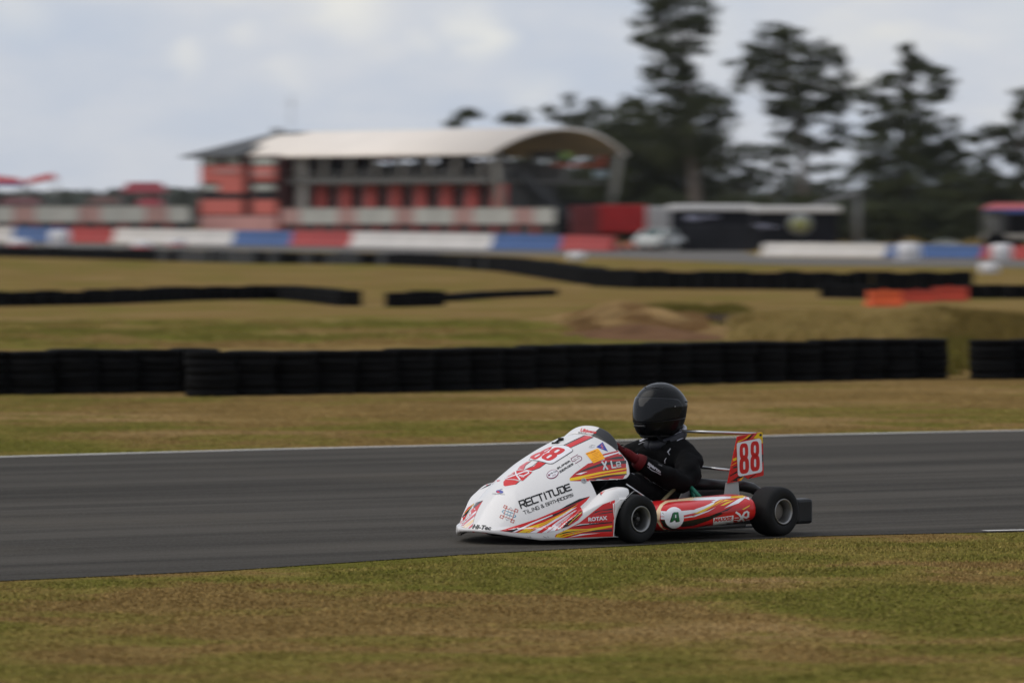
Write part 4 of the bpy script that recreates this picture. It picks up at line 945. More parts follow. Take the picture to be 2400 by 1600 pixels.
# ---- decals: shapes laid onto the real surface of a part
def bvh_of(me):
    bm = bmesh.new(); bm.from_mesh(me); t = BVHTree.FromBMesh(bm); bm.free(); return t
CO = KI @ Vector((0, 0, CAMH)); CR3 = KI.to_3x3()
class Decals:
    def __init__(s, tree, T, step=5.0):
        s.flt = None; s.t = tree; s.T = T; s.step = step; s.v = []; s.f = []; s.mi = []; s.mats = []
    def m(s, m):
        if m not in s.mats: s.mats.append(m)
        return s.mats.index(m)
    def put(s, verts2, faces, mt, layer):
        """verts2 in zoom coordinates; cut to a fine grid, dropped on the surface"""
        bm = bmesh.new(); vv = [bm.verts.new((*s.T(*p), 0)) for p in verts2]
        for f in faces:
            try: bm.faces.new([vv[i] for i in f])
            except ValueError: pass
        if not bm.faces: bm.free(); return
        xs = [v.co.x for v in bm.verts]; ys_ = [v.co.y for v in bm.verts]
        for ax, lo, hi in ((0, min(xs), max(xs)), (1, min(ys_), max(ys_))):
            k = math.floor(lo / s.step) + 1
            while k * s.step < hi:
                co = Vector((k * s.step, 0, 0)) if ax == 0 else Vector((0, k * s.step, 0)); no = Vector((1, 0, 0)) if ax == 0 else Vector((0, 1, 0))
                bmesh.ops.bisect_plane(bm, geom=bm.verts[:] + bm.edges[:] + bm.faces[:], plane_co=co, plane_no=no); k += 1
        bmesh.ops.triangulate(bm, faces=bm.faces[:]); bm.verts.index_update(); pos = {}
        for v in bm.verts:
            d = (CR3 @ Vector(((v.co.x - 1200) / F, 1, (YH - v.co.y) / F))).normalized()
            loc, nrm, _, dist = s.t.ray_cast(CO, d)
            if loc is None or (s.flt and not s.flt(loc)): continue
            if nrm.dot(d) > 0: nrm = -nrm
            pos[v.index] = (loc + nrm * (.0007 * layer), dist)
        mi = s.m(mt); off = len(s.v); idx = {}
        for k, (p, _) in pos.items(): idx[k] = off + len(idx); s.v.append(tuple(p))
        for f in bm.faces:
            ids = [v.index for v in f.verts]
            if all(i in pos for i in ids):
                ds = [pos[i][1] for i in ids]
                if max(ds) - min(ds) < .09: s.f.append(tuple(idx[i] for i in ids)); s.mi.append(mi)
        bm.free()
    def poly(s, pts, mt, layer=1):
        tri = tessellate_polygon([[Vector((x, y, 0)) for x, y in pts]]); s.put(pts, tri, mt, layer); return s
    def line(s, pts, w, mt, layer=2):
        vs, fs = [], []
        for a, b in zip(pts, pts[1:]):
            a, b = Vector(a), Vector(b); d = (b - a); 
            if d.length < 1e-6: continue
            d.normalize(); n = Vector((-d.y, d.x)) * w / 2; e = d * w * .45; o = len(vs)
            vs += [tuple(a - e - n), tuple(b + e - n), tuple(b + e + n), tuple(a - e + n)]; fs.append((o, o + 1, o + 2, o + 3))
        for k, f in enumerate(fs): s.put([vs[i] for i in f], [(0, 1, 2, 3)], mt, layer + .12 * (k % 3))
        return s
    def text(s, txt, quad, mt, layer=3, bold=.0, shear=0.0):
        """quad = BL, BR, TR, TL"""
        cu = bpy.data.curves.new('t', 'FONT'); cu.body = txt; cu.offset = bold; cu.shear = shear; cu.resolution_u = 3
        ob = bpy.data.objects.new('t', cu); me = bpy.data.meshes.new_from_object(ob)
        xs = [v.co.x for v in me.vertices]; ys_ = [v.co.y for v in me.vertices]; x0, x1, y0, y1 = min(xs), max(xs), min(ys_), max(ys_)
        q = [Vector(p) for p in quad]
        def mp(v):
            u, w = (v.co.x - x0) / (x1 - x0), (v.co.y - y0) / (y1 - y0)
            p = q[0] * (1 - u) * (1 - w) + q[1] * u * (1 - w) + q[2] * u * w + q[3] * (1 - u) * w; return (p.x, p.y)
        s.put([mp(v) for v in me.vertices], [tuple(p.vertices) for p in me.polygons], mt, layer)
        bpy.data.objects.remove(ob); bpy.data.curves.remove(cu); bpy.data.meshes.remove(me); return s
    def strokes(s, glyphs, quad, w, mt, layer=3):
        q = [Vector(p) for p in quad]
        def mp(u, v):
            p = q[0] * (1 - u) * (1 - v) + q[1] * u * (1 - v) + q[2] * u * v + q[3] * (1 - u) * v; return (p.x, p.y)
        for g in glyphs: s.line([mp(*p) for p in g], w, mt, layer)
        return s
    def build(s, name, parent, label=None):
        if not s.f: return None
        me = bpy.data.meshes.new(name); me.from_pydata(s.v, [], s.f)
        for m in s.mats: me.materials.append(m)
        me.polygons.foreach_set('material_index', s.mi); me.polygons.foreach_set('use_smooth', [True] * len(s.f)); me.update()
        o = link(name, me, parent); return tag(o, label)
def ellipse(cx, cy, rx, ry, rot=0, n=28):
    c, s_ = math.cos(rot), math.sin(rot)
    return [(cx + rx * math.cos(a) * c - ry * math.sin(a) * s_, cy + rx * math.cos(a) * s_ + ry * math.sin(a) * c) for a in [2 * math.pi * k / n for k in range(n)]]
def eight(q, mt, dec, layer, w=.30):
    """bold condensed figure 8 in a quad BL,BR,TR,TL made of two rings"""
    Q = [Vector(p) for p in q]
    def mp(u, v):
        p = Q[0] * (1 - u) * (1 - v) + Q[1] * u * (1 - v) + Q[2] * u * v + Q[3] * (1 - u) * v; return (p.x, p.y)
    for (v0, v1, wd) in ((0, .545, 1.0), (.475, 1, .92)):
        n = 28; outer, inner = [], []
        h = v1 - v0; cv = (v0 + v1) / 2
        for k in range(n):
            a = 2 * math.pi * k / n; c, s_ = math.cos(a), math.sin(a)
            sq = lambda t, e: math.copysign(abs(t) ** e, t)
            outer.append((.5 + .5 * wd * sq(c, .62), cv + h / 2 * sq(s_, .72)))
            inner.append((.5 + .11 * sq(c, .55), cv + h * .245 * sq(s_, .6)))
        vs = [mp(*p) for p in outer + inner]; fs = [(k, (k + 1) % n, n + (k + 1) % n, n + k) for k in range(n)]
        dec.put(vs, fs, mt, layer)
LET = {  # squared technical letters, stroke paths in unit boxes
 'R': [[(0, 0), (0, 1), (.9, 1), (1, .85), (1, .6), (.85, .45), (.2, .45)], [(.5, .45), (1, 0)]], 'E': [[(1, 1), (.12, 1), (0, .85), (0, .15), (.12, 0), (1, 0)], [(.15, .5), (.9, .5)]],
 'C': [[(1, 1), (.15, 1), (0, .85), (0, .15), (.15, 0), (1, 0)]], 'T': [[(0, 1), (1, 1)], [(.5, .95), (.5, 0)]], 'I': [[(.5, 1), (.5, 0)]], 'U': [[(0, 1), (0, .15), (.15, 0), (.85, 0), (1, .15), (1, 1)]],
 'D': [[(.18, 0), (.18, .6)], [(0, 1), (.85, 1), (1, .85), (1, .15), (.85, 0), (.18, 0)]], 'L': [[(0, 1), (0, 0), (1, 0)]], 'N': [[(0, 0), (0, 1), (1, 0), (1, 1)]],
 'G': [[(1, 1), (.15, 1), (0, .85), (0, .15), (.15, 0), (1, 0), (1, .5), (.5, .5)]], '&': [[(1, .3), (.7, 0), (.1, 0), (0, .3), (.8, .8), (.6, 1), (.2, 1), (.1, .8), (1, 0)]],
 'B': [[(0, 0), (0, 1), (.85, 1), (.9, .55), (0, .52)], [(.9, .52), (1, .1), (.9, 0), (0, 0)]], 'A': [[(0, 0), (0, .8), (.15, 1), (.85, 1), (1, .8), (1, 0)], [(0, .42), (1, .42)]], 'H': [[(0, 0), (0, 1)], [(1, 0), (1, 1)], [(0, .5), (1, .5)]],
 'O': [[(0, .1), (0, .9), (.1, 1), (.9, 1), (1, .9), (1, .1), (.9, 0), (.1, 0), (0, .1)]], 'M': [[(0, 0), (0, 1), (1, 1), (1, 0)], [(.5, 1), (.5, 0)]], 'S': [[(1, 1), (.1, 1), (0, .9), (0, .55), (1, .45), (1, .1), (.9, 0), (0, 0)]], ' ': []}
def word(dec, txt, quad, w, mt, layer=3, gap=.22):
    adv = [(.45 if c in 'I ' else 1) for c in txt]; tot = sum(adv) + gap * (len(txt) - 1); x = 0; g = []
    for c, a in zip(txt, adv):
        for st_ in LET[c]: g.append([((x + (p if c != 'I' else .5 * 1) * (a if c != 'I' else a)) / tot, v) for p, v in st_])
        x += a + gap
    dec.strokes(g, quad, w, mt, layer)

T1 = lambda x, y: (1040 + x / 4.61, 960 + y / 4.61)
T2 = lambda x, y: (1400 + x / 3.563, 860 + y / 3.563)
T4 = lambda x, y: (1500 + x / 5.6, 1120 + y / 5.6)
T6 = lambda x, y: (1320 + x / 13.07, 990 + y / 13.07)
T5 = lambda x, y: (1180 + x / 11.76, 1020 + y / 11.76)
TN = lambda x, y: (1060 + x / 11.76, 1160 + y / 11.76)
fb = bvh_of(fme)
# stripes
d = Decals(fb, TN)
d.poly([(220, 770), (250, 640), (330, 480), (430, 340), (590, 235), (850, 140), (730, 350), (670, 470), (600, 640), (560, 850), (480, 930), (340, 900), (240, 860)], PR, 1)
d.poly([(225, 770), (670, 420), (660, 470), (600, 640), (560, 850), (480, 930), (340, 900), (215, 850)], PWh, 2)
d.poly([(290, 570), (600, 220), (850, 145), (800, 190), (600, 350), (420, 500), (275, 620)], PK, 2)
d.poly([(300, 545), (590, 240), (600, 250), (330, 520)], PY, 2.6)
d.poly([(240, 840), (660, 480), (640, 560), (300, 850)], PPk, 2.6); d.poly([(225, 800), (560, 520), (560, 530), (240, 810)], PRD, 2.6)
d.poly([(280, 880), (610, 640), (580, 740), (400, 905)], PCr, 2.6); d.poly([(440, 905), (580, 780), (560, 860), (480, 915)], PPk, 2.6)
d.build('nose_stripes', fair_o)
d = Decals(fb, T1)
d.poly([(390, 858), (435, 800), (500, 765), (610, 757), (600, 770), (520, 790), (470, 815)], PR, 1); d.poly([(390, 862), (470, 815), (520, 790), (540, 795), (480, 825)], PK, 1.5)
# upper chevrons and centre band
d.build('far_fender_stripe', fair_o)
d = Decals(fb, T6); d.poly([(35, 715), (680, 395), (900, 430), (905, 455), (215, 765)], PR, 1); d.poly([(215, 765), (905, 440), (930, 455), (240, 770)], PK, 1.6); d.poly([(0, 690), (640, 388), (680, 395), (40, 700)], PK, 1.6)
d.build('centre_band', fair_o)
d = Decals(fb, T5)
d.poly([(380, 950), (450, 850), (640, 730), (770, 705), (620, 820), (560, 940)], PPk, 1); d.poly([(600, 935), (840, 850), (960, 720), (1170, 765), (1000, 890), (780, 975)], PR, 1)
d.line([(560, 940), (610, 825), (770, 705)], 8, PK, 1.6); d.line([(600, 938), (800, 850), (960, 720)], 12, PK, 1.6); d.line([(790, 972), (1000, 892), (1168, 768)], 12, PK, 1.6)
d.poly([(0, 1270), (60, 1215), (300, 1230), (440, 1262), (340, 1350), (40, 1400), (0, 1370)], PR, 1); d.line([(345, 1345), (440, 1262)], 14, PK, 1.6)
d.poly([(30, 1190), (330, 985), (560, 955), (800, 1010), (530, 1255), (300, 1215), (60, 1205)], PR, 2)
d.line([(300, 975), (480, 945), (640, 965), (800, 1010)], 10, PWh, 2.6); d.line([(40, 1212), (300, 1215), (520, 1255)], 10, PWh, 2.6)
d.line([(60, 1185), (420, 1060), (560, 1005), (680, 990), (700, 1040), (560, 1120), (440, 1110)], 30, PWh, 3); d.line([(330, 990), (350, 1080), (450, 1215)], 42, PWh, 3.4); d.line([(490, 1148), (570, 1160)], 10, PWh, 3); d.line([(180, 1085), (290, 1060)], 10, PWh, 3); d.line([(160, 1105), (260, 1085)], 8, PWh, 3)
d.build('maker_logo', fair_o)
# lower side stripes
d = Decals(fb, T1)
d.poly([(605, 1305), (800, 1245), (1000, 1180), (1250, 1075), (1430, 985), (1580, 935), (1540, 985), (1475, 1045), (1500, 1085), (1500, 1130), (1450, 1190), (1350, 1255), (1200, 1305), (1000, 1328), (750, 1325)], PR, 1)
d.poly([(1240, 1085), (1330, 1030), (1460, 965), (1582, 933), (1480, 985), (1340, 1050)], PK, 2); d.poly([(1000, 1200), (1240, 1105), (1420, 1020), (1440, 1020), (1200, 1145), (1000, 1215)], PK, 2)
d.poly([(660, 1310), (760, 1290), (880, 1250), (820, 1290), (740, 1320)], PK, 2)
d.poly([(770, 1322), (980, 1225), (1180, 1140), (1170, 1135), (960, 1215), (740, 1320)], PWh, 2.3)
d.poly([(800, 1326), (920, 1265), (1080, 1215), (1300, 1110), (1460, 1010), (1300, 1130), (1100, 1235), (960, 1300), (925, 1328)], PY, 2.4); d.line([(890, 1322), (1050, 1240), (1200, 1170)], 4, PR, 3)
d.poly([(930, 1325), (1100, 1245), (1220, 1170), (1380, 1070), (1440, 1050), (1250, 1180), (1060, 1290), (1000, 1328)], PWh, 2.4); d.poly([(1000, 1328), (1120, 1255), (1290, 1150), (1160, 1260), (1060, 1328)], PR, 2.8)
d.poly([(1060, 1328), (1250, 1190), (1410, 1090), (1440, 1080), (1300, 1210), (1200, 1305), (1100, 1326)], PWh, 2.4); d.line([(1120, 1322), (1260, 1215), (1380, 1125)], 5, PPk, 3)
d.poly([(1200, 1305), (1290, 1225), (1400, 1110), (1460, 1060), (1500, 1090), (1500, 1130), (1450, 1190), (1350, 1255)], PR, 2.4); d.poly([(1275, 1280), (1330, 1215), (1420, 1150), (1490, 1075), (1503, 1110), (1420, 1190), (1340, 1255)], PK, 2.8); d.line([(1350, 1235), (1420, 1170), (1490, 1110)], 5, PY, 3.2)
d.build('side_stripes', fair_o)
d = Decals(fb, T1); d.flt = lambda p: p.y > .36
d.poly([(1200, 1372), (1212, 1345), (1330, 1290), (1470, 1215), (1600, 1110), (1720, 1020), (1850, 972), (1845, 1100), (1830, 1366), (1500, 1378), (1280, 1383)], PR, 1)
d.poly([(1205, 1375), (1225, 1345), (1330, 1290), (1550, 1285), (1820, 1245), (1820, 1266), (1500, 1320), (1280, 1380)], PY, 1.6); d.poly([(1230, 1350), (1300, 1320), (1500, 1295), (1300, 1335)], PK, 2); d.poly([(1250, 1372), (1400, 1330), (1600, 1290), (1500, 1300), (1300, 1345)], PR, 2)
d.poly([(1400, 1268), (1480, 1240), (1820, 1208), (1820, 1220), (1560, 1245)], PK, 1.7); d.poly([(1395, 1255), (1480, 1232), (1680, 1220), (1500, 1240)], PWh, 2)
d.poly([(1580, 1150), (1640, 1095), (1830, 1060), (1830, 1080), (1700, 1090), (1620, 1120)], PG, 1.7); d.poly([(1560, 1165), (1700, 1115), (1830, 1095), (1830, 1106), (1640, 1135)], PG, 1.7)
d.poly([(1690, 1330), (1560, 1345), (1380, 1372), (1340, 1378), (1480, 1340)], PWh, 1.8); d.poly([(1480, 1330), (1640, 1300), (1820, 1285), (1820, 1312), (1640, 1318)], PK, 1.8)
d.text('ROTAX', [(1562, 1206), (1768, 1187), (1765, 1143), (1560, 1162)], PWh, 3, .045); d.text('R A C I N G', [(1572, 1232), (1772, 1220), (1771, 1206), (1570, 1218)], PK, 3, .02)
d.poly([(1683, 885), (1720, 855), (1770, 848), (1730, 885), (1700, 920)], PR, 1); d.line([(1683, 885), (1700, 922)], 7, PK, 2); d.line([(1700, 858), (1775, 846)], 5, PK, 2)
d.build('fender_stripes', fair_o)
# number panel on the nose
d = Decals(fb, T5, 3.0)
pan = [(715, 690), (760, 640), (1080, 440), (1400, 290), (1650, 285), (1780, 320), (1900, 395), (1890, 440), (1850, 465), (1370, 770), (1300, 782), (1240, 775), (1000, 710), (850, 688)]
d.poly([(700, 688), (735, 645), (1060, 435), (1400, 280), (1655, 277), (1790, 312), (1912, 392), (1902, 445), (1856, 475), (1374, 780), (1300, 792), (1236, 785), (995, 718), (850, 696)], PG, 3.6); d.poly(pan, PWh, 4.2)
eight([(1000, 625), (1270, 735), (1770, 400), (1420, 315)], PR, d, 4.9); eight([(690, 610), (880, 700), (1330, 380), (1340, 300)], PR, d, 4.9)
d.build('number_panel', fair_o, 'white nose panel with red 88')
# stickers
d = Decals(fb, T5, 3.0)
for t_, q in (('SUPER', [(1490, 945), (1862, 715), (1835, 670), (1462, 895)]), ('SERIES', [(1555, 1045), (1935, 805), (1912, 750), (1530, 985)])): d.text(t_, q, PK, 2, .03)
d.line([(2045, 530), (1880, 625), (1862, 660), (1885, 705), (1905, 720), (1990, 690)], 15, PP, 2); d.line([(2025, 595), (2080, 570), (2140, 590), (2160, 645), (2140, 680), (1975, 778)], 15, PP, 2); d.line([(1930, 660), (1985, 638)], 10, PP, 2); d.line([(2030, 650), (2090, 630)], 10, PP, 2); d.line([(1985, 690), (2015, 660)], 10, PP, 2)
d.build('series_sticker', fair_o)
d = Decals(fb, T5, 3.0)
d.poly(ellipse(1352, 1070, 172, 118, -.42), PP, 2); d.poly(ellipse(1352, 1064, 156, 98, -.42), PWh, 2.6); d.text('Hi-Tec', [(1300, 1085), (1480, 995), (1470, 960), (1285, 1045)], PK, 3.4, .03); d.text('Oils', [(1352, 1140), (1445, 1090), (1435, 1055), (1340, 1105)], PP, 3.4); d.poly([(1225, 1085), (1270, 1065), (1290, 1110), (1240, 1130)], PP, 3.4)
d.build('oval_sticker', fair_o)
d = Decals(fb, T6, 3.0)
d.poly([(680, 945), (1050, 795), (1110, 850), (1280, 1100), (925, 1250)], PO, 3); d.line([(720, 965), (800, 945)], 26, DBR, 3.5); d.line([(840, 935), (980, 880)], 26, DBR, 3.5)
for a, b in (((880, 985), (1090, 905)), ((900, 1020), (1050, 965)), ((930, 1060), (1040, 1015)), ((860, 1140), (1080, 1055)), ((900, 1195), (1060, 1130))): d.line([a, b], 8, DBR, 3.5)
d.line([(1110, 1010), (1135, 1000), (1130, 1035)], 8, DBR, 3.5); d.build('scrutineering_sticker', fair_o, 'orange square inspection sticker')
d = Decals(fb, T6, 3.0)
d.poly([(1015, 750), (1205, 600), (1368, 885)], PB, 2); d.line([(1190, 660), (1150, 730), (1215, 720), (1175, 790), (1235, 790)], 20, PPk, 2.6); d.line([(800, 740), (860, 690), (980, 700)], 8, PLg, 2); d.line([(790, 760), (880, 770), (960, 740)], 8, PLg, 2); d.line([(850, 760), (890, 690)], 8, PLg, 2)
d.build('triangle_sticker', fair_o)
# driver name panel
d = Decals(fb, T1); d.flt = lambda p: p.y > 0 and p.x < 1.35
d.poly([(1360, 738), (1420, 680), (1560, 580), (1740, 540), (1715, 480), (1895, 436), (1935, 480), (1970, 590), (1968, 690), (1935, 745), (1880, 757), (1600, 772), (1365, 768)], PRD, 1)
d.poly([(1420, 690), (1560, 625), (1720, 570), (1970, 545), (1972, 580), (1720, 600), (1560, 650)], PG, 1.7); d.poly([(1740, 535), (1880, 505), (1945, 500), (1955, 530), (1860, 535)], PG, 1.7); d.poly([(1722, 497), (1900, 452), (1905, 462), (1738, 515)], PWh, 1.7)
d.poly([(1358, 740), (1500, 712), (1680, 672), (1975, 628), (1975, 690), (1820, 700), (1600, 735), (1365, 768)], PY, 1.7); d.poly([(1500, 735), (1700, 690), (1975, 640), (1975, 660), (1750, 695), (1600, 725)], PR, 2.2); d.poly([(1580, 752), (1740, 715), (1975, 690), (1975, 700), (1800, 722), (1640, 755)], PG, 2.2); d.poly([(1425, 698), (1480, 680), (1555, 668), (1480, 700)], PWh, 2)
d.build('name_panel', fair_o, 'red and yellow cowl panel reading X Le')
d = Decals(fb, T6, 3.0); LG = paint('name_lettering', (196, 198, 198))
d.line([(1190, 1215), (1350, 1425)], 50, LG, 4); d.line([(1305, 1210), (1235, 1435)], 50, LG, 4.2); d.line([(1460, 1195), (1500, 1385), (1605, 1375)], 46, LG, 4); d.line([(1755, 1345), (1665, 1365), (1640, 1340), (1625, 1240), (1640, 1220), (1715, 1210), (1740, 1235), (1745, 1290), (1650, 1300)], 34, LG, 4)
d.build('driver_name', fair_o)
d = Decals(fb, T1, 3.0)
word(d, 'RECTITUDE', [(838, 1062), (1378, 862), (1352, 802), (812, 990)], 15, PK, 2.5); word(d, 'TILING & BATHROOMS', [(874, 1130), (1398, 930), (1392, 903), (856, 1095)], 5.5, PK, 2.5)
d.build('sponsor_lettering', fair_o)
d = Decals(fb, TN, 3.0)
for q in ([(1440, 275), (1515, 305), (1490, 365), (1415, 335)], [(1740, 375), (1815, 405), (1790, 470), (1715, 440)], [(1340, 545), (1412, 575), (1390, 645), (1312, 610)], [(1635, 660), (1710, 690), (1685, 760), (1608, 735)]): d.line(q + [q[0]], 17, PBk, 2)
d.line([(1490, 365), (1730, 440)], 15, PBk, 2); d.line([(1485, 330), (1410, 600)], 15, PBk, 2); d.line([(1400, 575), (1640, 665)], 15, PBk, 2); d.line([(1725, 440), (1640, 700)], 15, PBk, 2)
for l in ([(1450, 415), (1410, 415), (1375, 450), (1420, 495)], [(1490, 435), (1670, 495)], [(1460, 515), (1640, 575)], [(1720, 540), (1750, 570), (1735, 600), (1690, 605)]): d.line(l, 17, PT, 2)
for l in ([(1570, 370), (1610, 335), (1655, 385)], [(1465, 630), (1500, 690), (1550, 665)], [(1550, 410), (1500, 590)], [(1630, 430), (1570, 600)]): d.line(l, 11, PLg, 2)
d.build('lattice_logo', fair_o)
d = Decals(fb, TN, 3.0)
d.text('Hi-Tec', [(545, 925), (1070, 965), (1085, 850), (575, 800)], PK, 3.2, .04, .25); d.text('Batteries', [(552, 1055), (960, 1080), (968, 1015), (560, 985)], PR, 3.2, .04); d.build('battery_lettering', fair_o)
d = Decals(fb, T1, 3.0)
d.poly(ellipse(605, 885, 40, 18, .1), PB, 2); d.poly(ellipse(590, 888, 18, 9, .3), PR, 2.5); d.text('superkart', [(525, 915), (660, 925), (660, 905), (530, 895)], PLg, 2, .01); d.line([(610, 862), (632, 856)], 4, PB, 2); d.build('club_sticker', fair_o)
d = Decals(fb, T1, 3.0)
d.poly(ellipse(1513, 767, 30, 27, .3), PLg, 3); d.line([(1500, 760), (1520, 755), (1525, 775)], 5, PG, 3.6); d.build('round_sticker', fair_o)

d = Decals(fb, T1, 3.0)
for a_, b_q in (((262, 1352), (290, 1362)), ((380, 1356), (470, 1362)), ((520, 1366), (560, 1364)), ((905, 1368), (935, 1378)), ((930, 1362), (945, 1380)), ((1075, 1366), (1110, 1380)), ((1120, 1364), (1132, 1376)), ((1290, 1298), (1293, 1312)), ((175, 1300), (190, 1322))): d.line([a_, b_q], 3, PG, 4)
d.build('scuff_marks', fair_o)
for zx, zy in ((1245, 1000), (760, 690), (455, 1340), (1640, 850), (1400, 1335)):
    d = Decals(fb, T1, 3.0); d.poly(ellipse(zx, zy, 5.5, 5), PLg, 5); d.build('body_fastener', fair_o)
# camera bracket on the crest
b0 = P2L(1311, 1040, -.02); m = MB(); m.box((b0.x, b0.y, b0.z + .004), (.075, .05, .014), 0, None, .003); m.box((b0.x - .012, b0.y, b0.z + .02), (.02, .03, .03), 0, None, .003); m.tube([(b0.x + .03, b0.y, b0.z + .008), (b0.x - .01, b0.y, b0.z + .03)], .006, 6); m.build('camera_bracket', BLKP, kart)

# windscreen: low wrapped lip around the cowl top
vs, fs, mi = [], [], []; NS, MS = 72, 10
yE = .245
for i in range(NS + 1):
    s_ = -1 + 2 * i / NS; y = s_ * yE * (1 if True else 1)
    xb_ = .945 - .045 * abs(s_) ** 2; zb_ = hump(xb_, y) + .001
    h = .043 * (1 - abs(s_) ** 7) ** .45 if abs(s_) < 1 else 0
    for j in range(MS + 1):
        t = j / MS; vs.append((xb_ - .065 * t * (.4 + .6 * (1 - abs(s_) ** 3)), y * (1 - .06 * t), zb_ + h * (t ** .85)))
for i in range(NS):
    for j in range(MS):
        a = i * (MS + 1) + j; fs.append((a, a + 1, a + MS + 2, a + MS + 1)); mi.append(0 if (-1 + 2 * (i + .5) / NS) < .37 else 1)
SCR = mat('smoked_screen', (.022, .022, .024), .3, var=.2, coat=.3)
me = bpy.data.meshes.new('windscreen'); me.from_pydata(vs, [], fs); me.materials.append(WP); me.materials.append(SCR); me.polygons.foreach_set('material_index', mi); me.polygons.foreach_set('use_smooth', [True] * len(fs)); me.update()
scr = link('windscreen', me, kart); wb_ = bvh_of(me)
md = scr.modifiers.new('thickness', 'SOLIDIFY'); md.thickness = .003; md.offset = 0
d = Decals(wb_, T6, 3.0); d.text('Ultimate', [(520, 285), (1000, 345), (1045, 265), (560, 175)], PR, 3.5, .04, .1); d.text('ELECTRAINING', [(460, 325), (930, 410), (950, 365), (480, 290)], PG, 3.5, .03); d.build('screen_lettering', scr)

# side pods
def pod(sg):
    m = MB(); n, q = 50, 40; vs, fs = [], []
    for i in range(n + 1):
        t = i / n; x = .175 + .765 * t; e = 0
        if t > .76: e = (t - .76) / .24
        rr = (1 - e ** 2.4) ** .5 if e < 1 else 0
        e2 = max(0, (.02 - t) / .02); rr *= (1 - .12 * e2)
        top = .236 - .024 * t; bot = .088 - .034 * min(1, t * 1.5); zc = (top + bot) / 2 - .008 * e; hz = (top - bot) / 2 * (.10 + .90 * rr)
        yc = .475 - .0 * e; hy = .155 * (.25 + .75 * rr)
        for k in range(q):
            a = 2 * math.pi * k / q; c, s_ = math.cos(a), math.sin(a)
            y = yc + hy * math.copysign(abs(c) ** .55, c); z = zc + hz * math.copysign(abs(s_) ** .62, s_)
            z += -.015 * max(0, c) * (1 if s_ > 0 else 0) 
            vs.append((x, sg * y, z))
    for i in range(n):
        for k in range(q): fs.append((i * q + k, i * q + (k + 1) % q, (i + 1) * q + (k + 1) % q, (i + 1) * q + k))
    fs += [tuple(range(q)), tuple(n * q + k for k in range(q))[::-1]]
    m.add(vs, fs, 0, True); return m.mesh('side_pod', [PR])
pm = pod(1); pod_o = link('side_pod', pm, kart); link('side_pod', pod(-1), kart)
pb_ = bvh_of(pm); d = Decals(pb_, T4)
d.poly([(200, 480), (225, 410), (265, 345), (330, 300), (480, 280), (700, 252), (860, 250), (690, 292), (480, 305), (370, 318), (310, 350), (280, 400), (270, 440), (255, 560), (300, 650), (400, 695), (330, 690), (260, 630), (215, 560)], PCr, 1.4)
d.poly([(660, 296), (700, 262), (960, 245), (1200, 240), (1250, 262), (1000, 285)], PWh, 1.4); d.poly([(1180, 262), (1200, 240), (1345, 228), (1385, 235), (1340, 262)], PY, 1.6); d.poly([(1380, 232), (1440, 245), (1436, 290), (1380, 262), (1290, 330), (1105, 395), (1200, 330), (1290, 275)], PWh, 1.5)
d.poly([(270, 430), (345, 435), (345, 545), (273, 538)], PWh, 1.5); d.line([(275, 503), (315, 505)], 7, PR, 2); d.line([(290, 455), (310, 470)], 5, PGr, 2)
d.poly([(540, 430), (700, 415), (850, 365), (1000, 298), (960, 345), (880, 390), (760, 445), (560, 490)], PWh, 1.5); d.poly([(700, 468), (850, 400), (960, 345), (1060, 285), (1200, 282), (1060, 325), (950, 385), (800, 455)], PY, 1.7); d.line([(880, 420), (1010, 340), (1100, 290)], 12, PR, 2.2)
d.poly([(1050, 362), (1130, 318), (1250, 284), (1190, 315), (1100, 358)], PY, 1.8); d.poly([(575, 512), (700, 490), (900, 422), (1000, 378), (900, 436), (720, 505), (580, 524)], PWh, 1.8); d.poly([(925, 312), (1000, 286), (1050, 282), (985, 312)], PWh, 1.8)
d.poly([(520, 575), (700, 545), (900, 500), (1060, 440), (1220, 370), (1110, 455), (900, 555), (700, 625), (540, 640)], PK, 1.5); d.poly([(262, 545), (330, 548), (345, 610), (420, 655), (560, 668), (760, 640), (960, 590), (760, 665), (560, 692), (400, 692), (310, 640)], PK, 1.5); d.line([(300, 632), (400, 680), (560, 684)], 6, PRD, 2.2)
d.poly([(1060, 655), (1200, 600), (1440, 560), (1442, 655), (1100, 668)], PK, 1.4); d.poly([(1060, 450), (1240, 400), (1440, 380), (1440, 402), (1250, 430), (1110, 470)], PRD, 1.6); d.poly([(1335, 412), (1442, 350), (1442, 364), (1360, 412)], PY, 1.8)
d.poly(ellipse(447, 518, 126, 138, 0, 36), PWh, 2.4)
d.build('pod_stripes', pod_o)
d = Decals(pb_, T4, 3.0)
for off, mt, ly in (((-14, 8), PK, 3.2), ((0, 0), PGr, 4)):
    A_ = [(400, 570), (440, 448), (500, 446), (518, 566), (478, 570), (474, 545), (440, 548), (434, 570)]; d.poly([(x + off[0], y + off[1]) for x, y in A_], mt, ly)
d.poly([(456, 520), (472, 518), (470, 478), (460, 480)], PWh, 4.6); d.build('class_letter', pod_o, 'green letter A on a white disc')
d = Decals(pb_, T4, 3.0); d.poly([(960, 522), (1225, 487), (1221, 592), (958, 620)], PWh, 3); d.text('MAXXIS', [(968, 573), (1200, 547), (1207, 498), (974, 524)], PR, 3.7, .05, .15); d.text('TIRES', [(1122, 590), (1198, 583), (1198, 570), (1122, 577)], PLg, 3.7)
d.line([(1262, 450), (1300, 475), (1330, 520), (1395, 595)], 26, PWh, 3.2); d.line([(1248, 610), (1320, 530), (1370, 450), (1400, 438), (1418, 450), (1416, 500), (1390, 515), (1350, 505)], 24, PWh, 3.5); d.line([(1240, 520), (1290, 517)], 8, PWh, 3.2); d.line([(1236, 548), (1280, 546)], 8, PWh, 3.2); d.line([(1390, 545), (1430, 540)], 6, PWh, 3.2)
d.build('pod_sticker', pod_o)

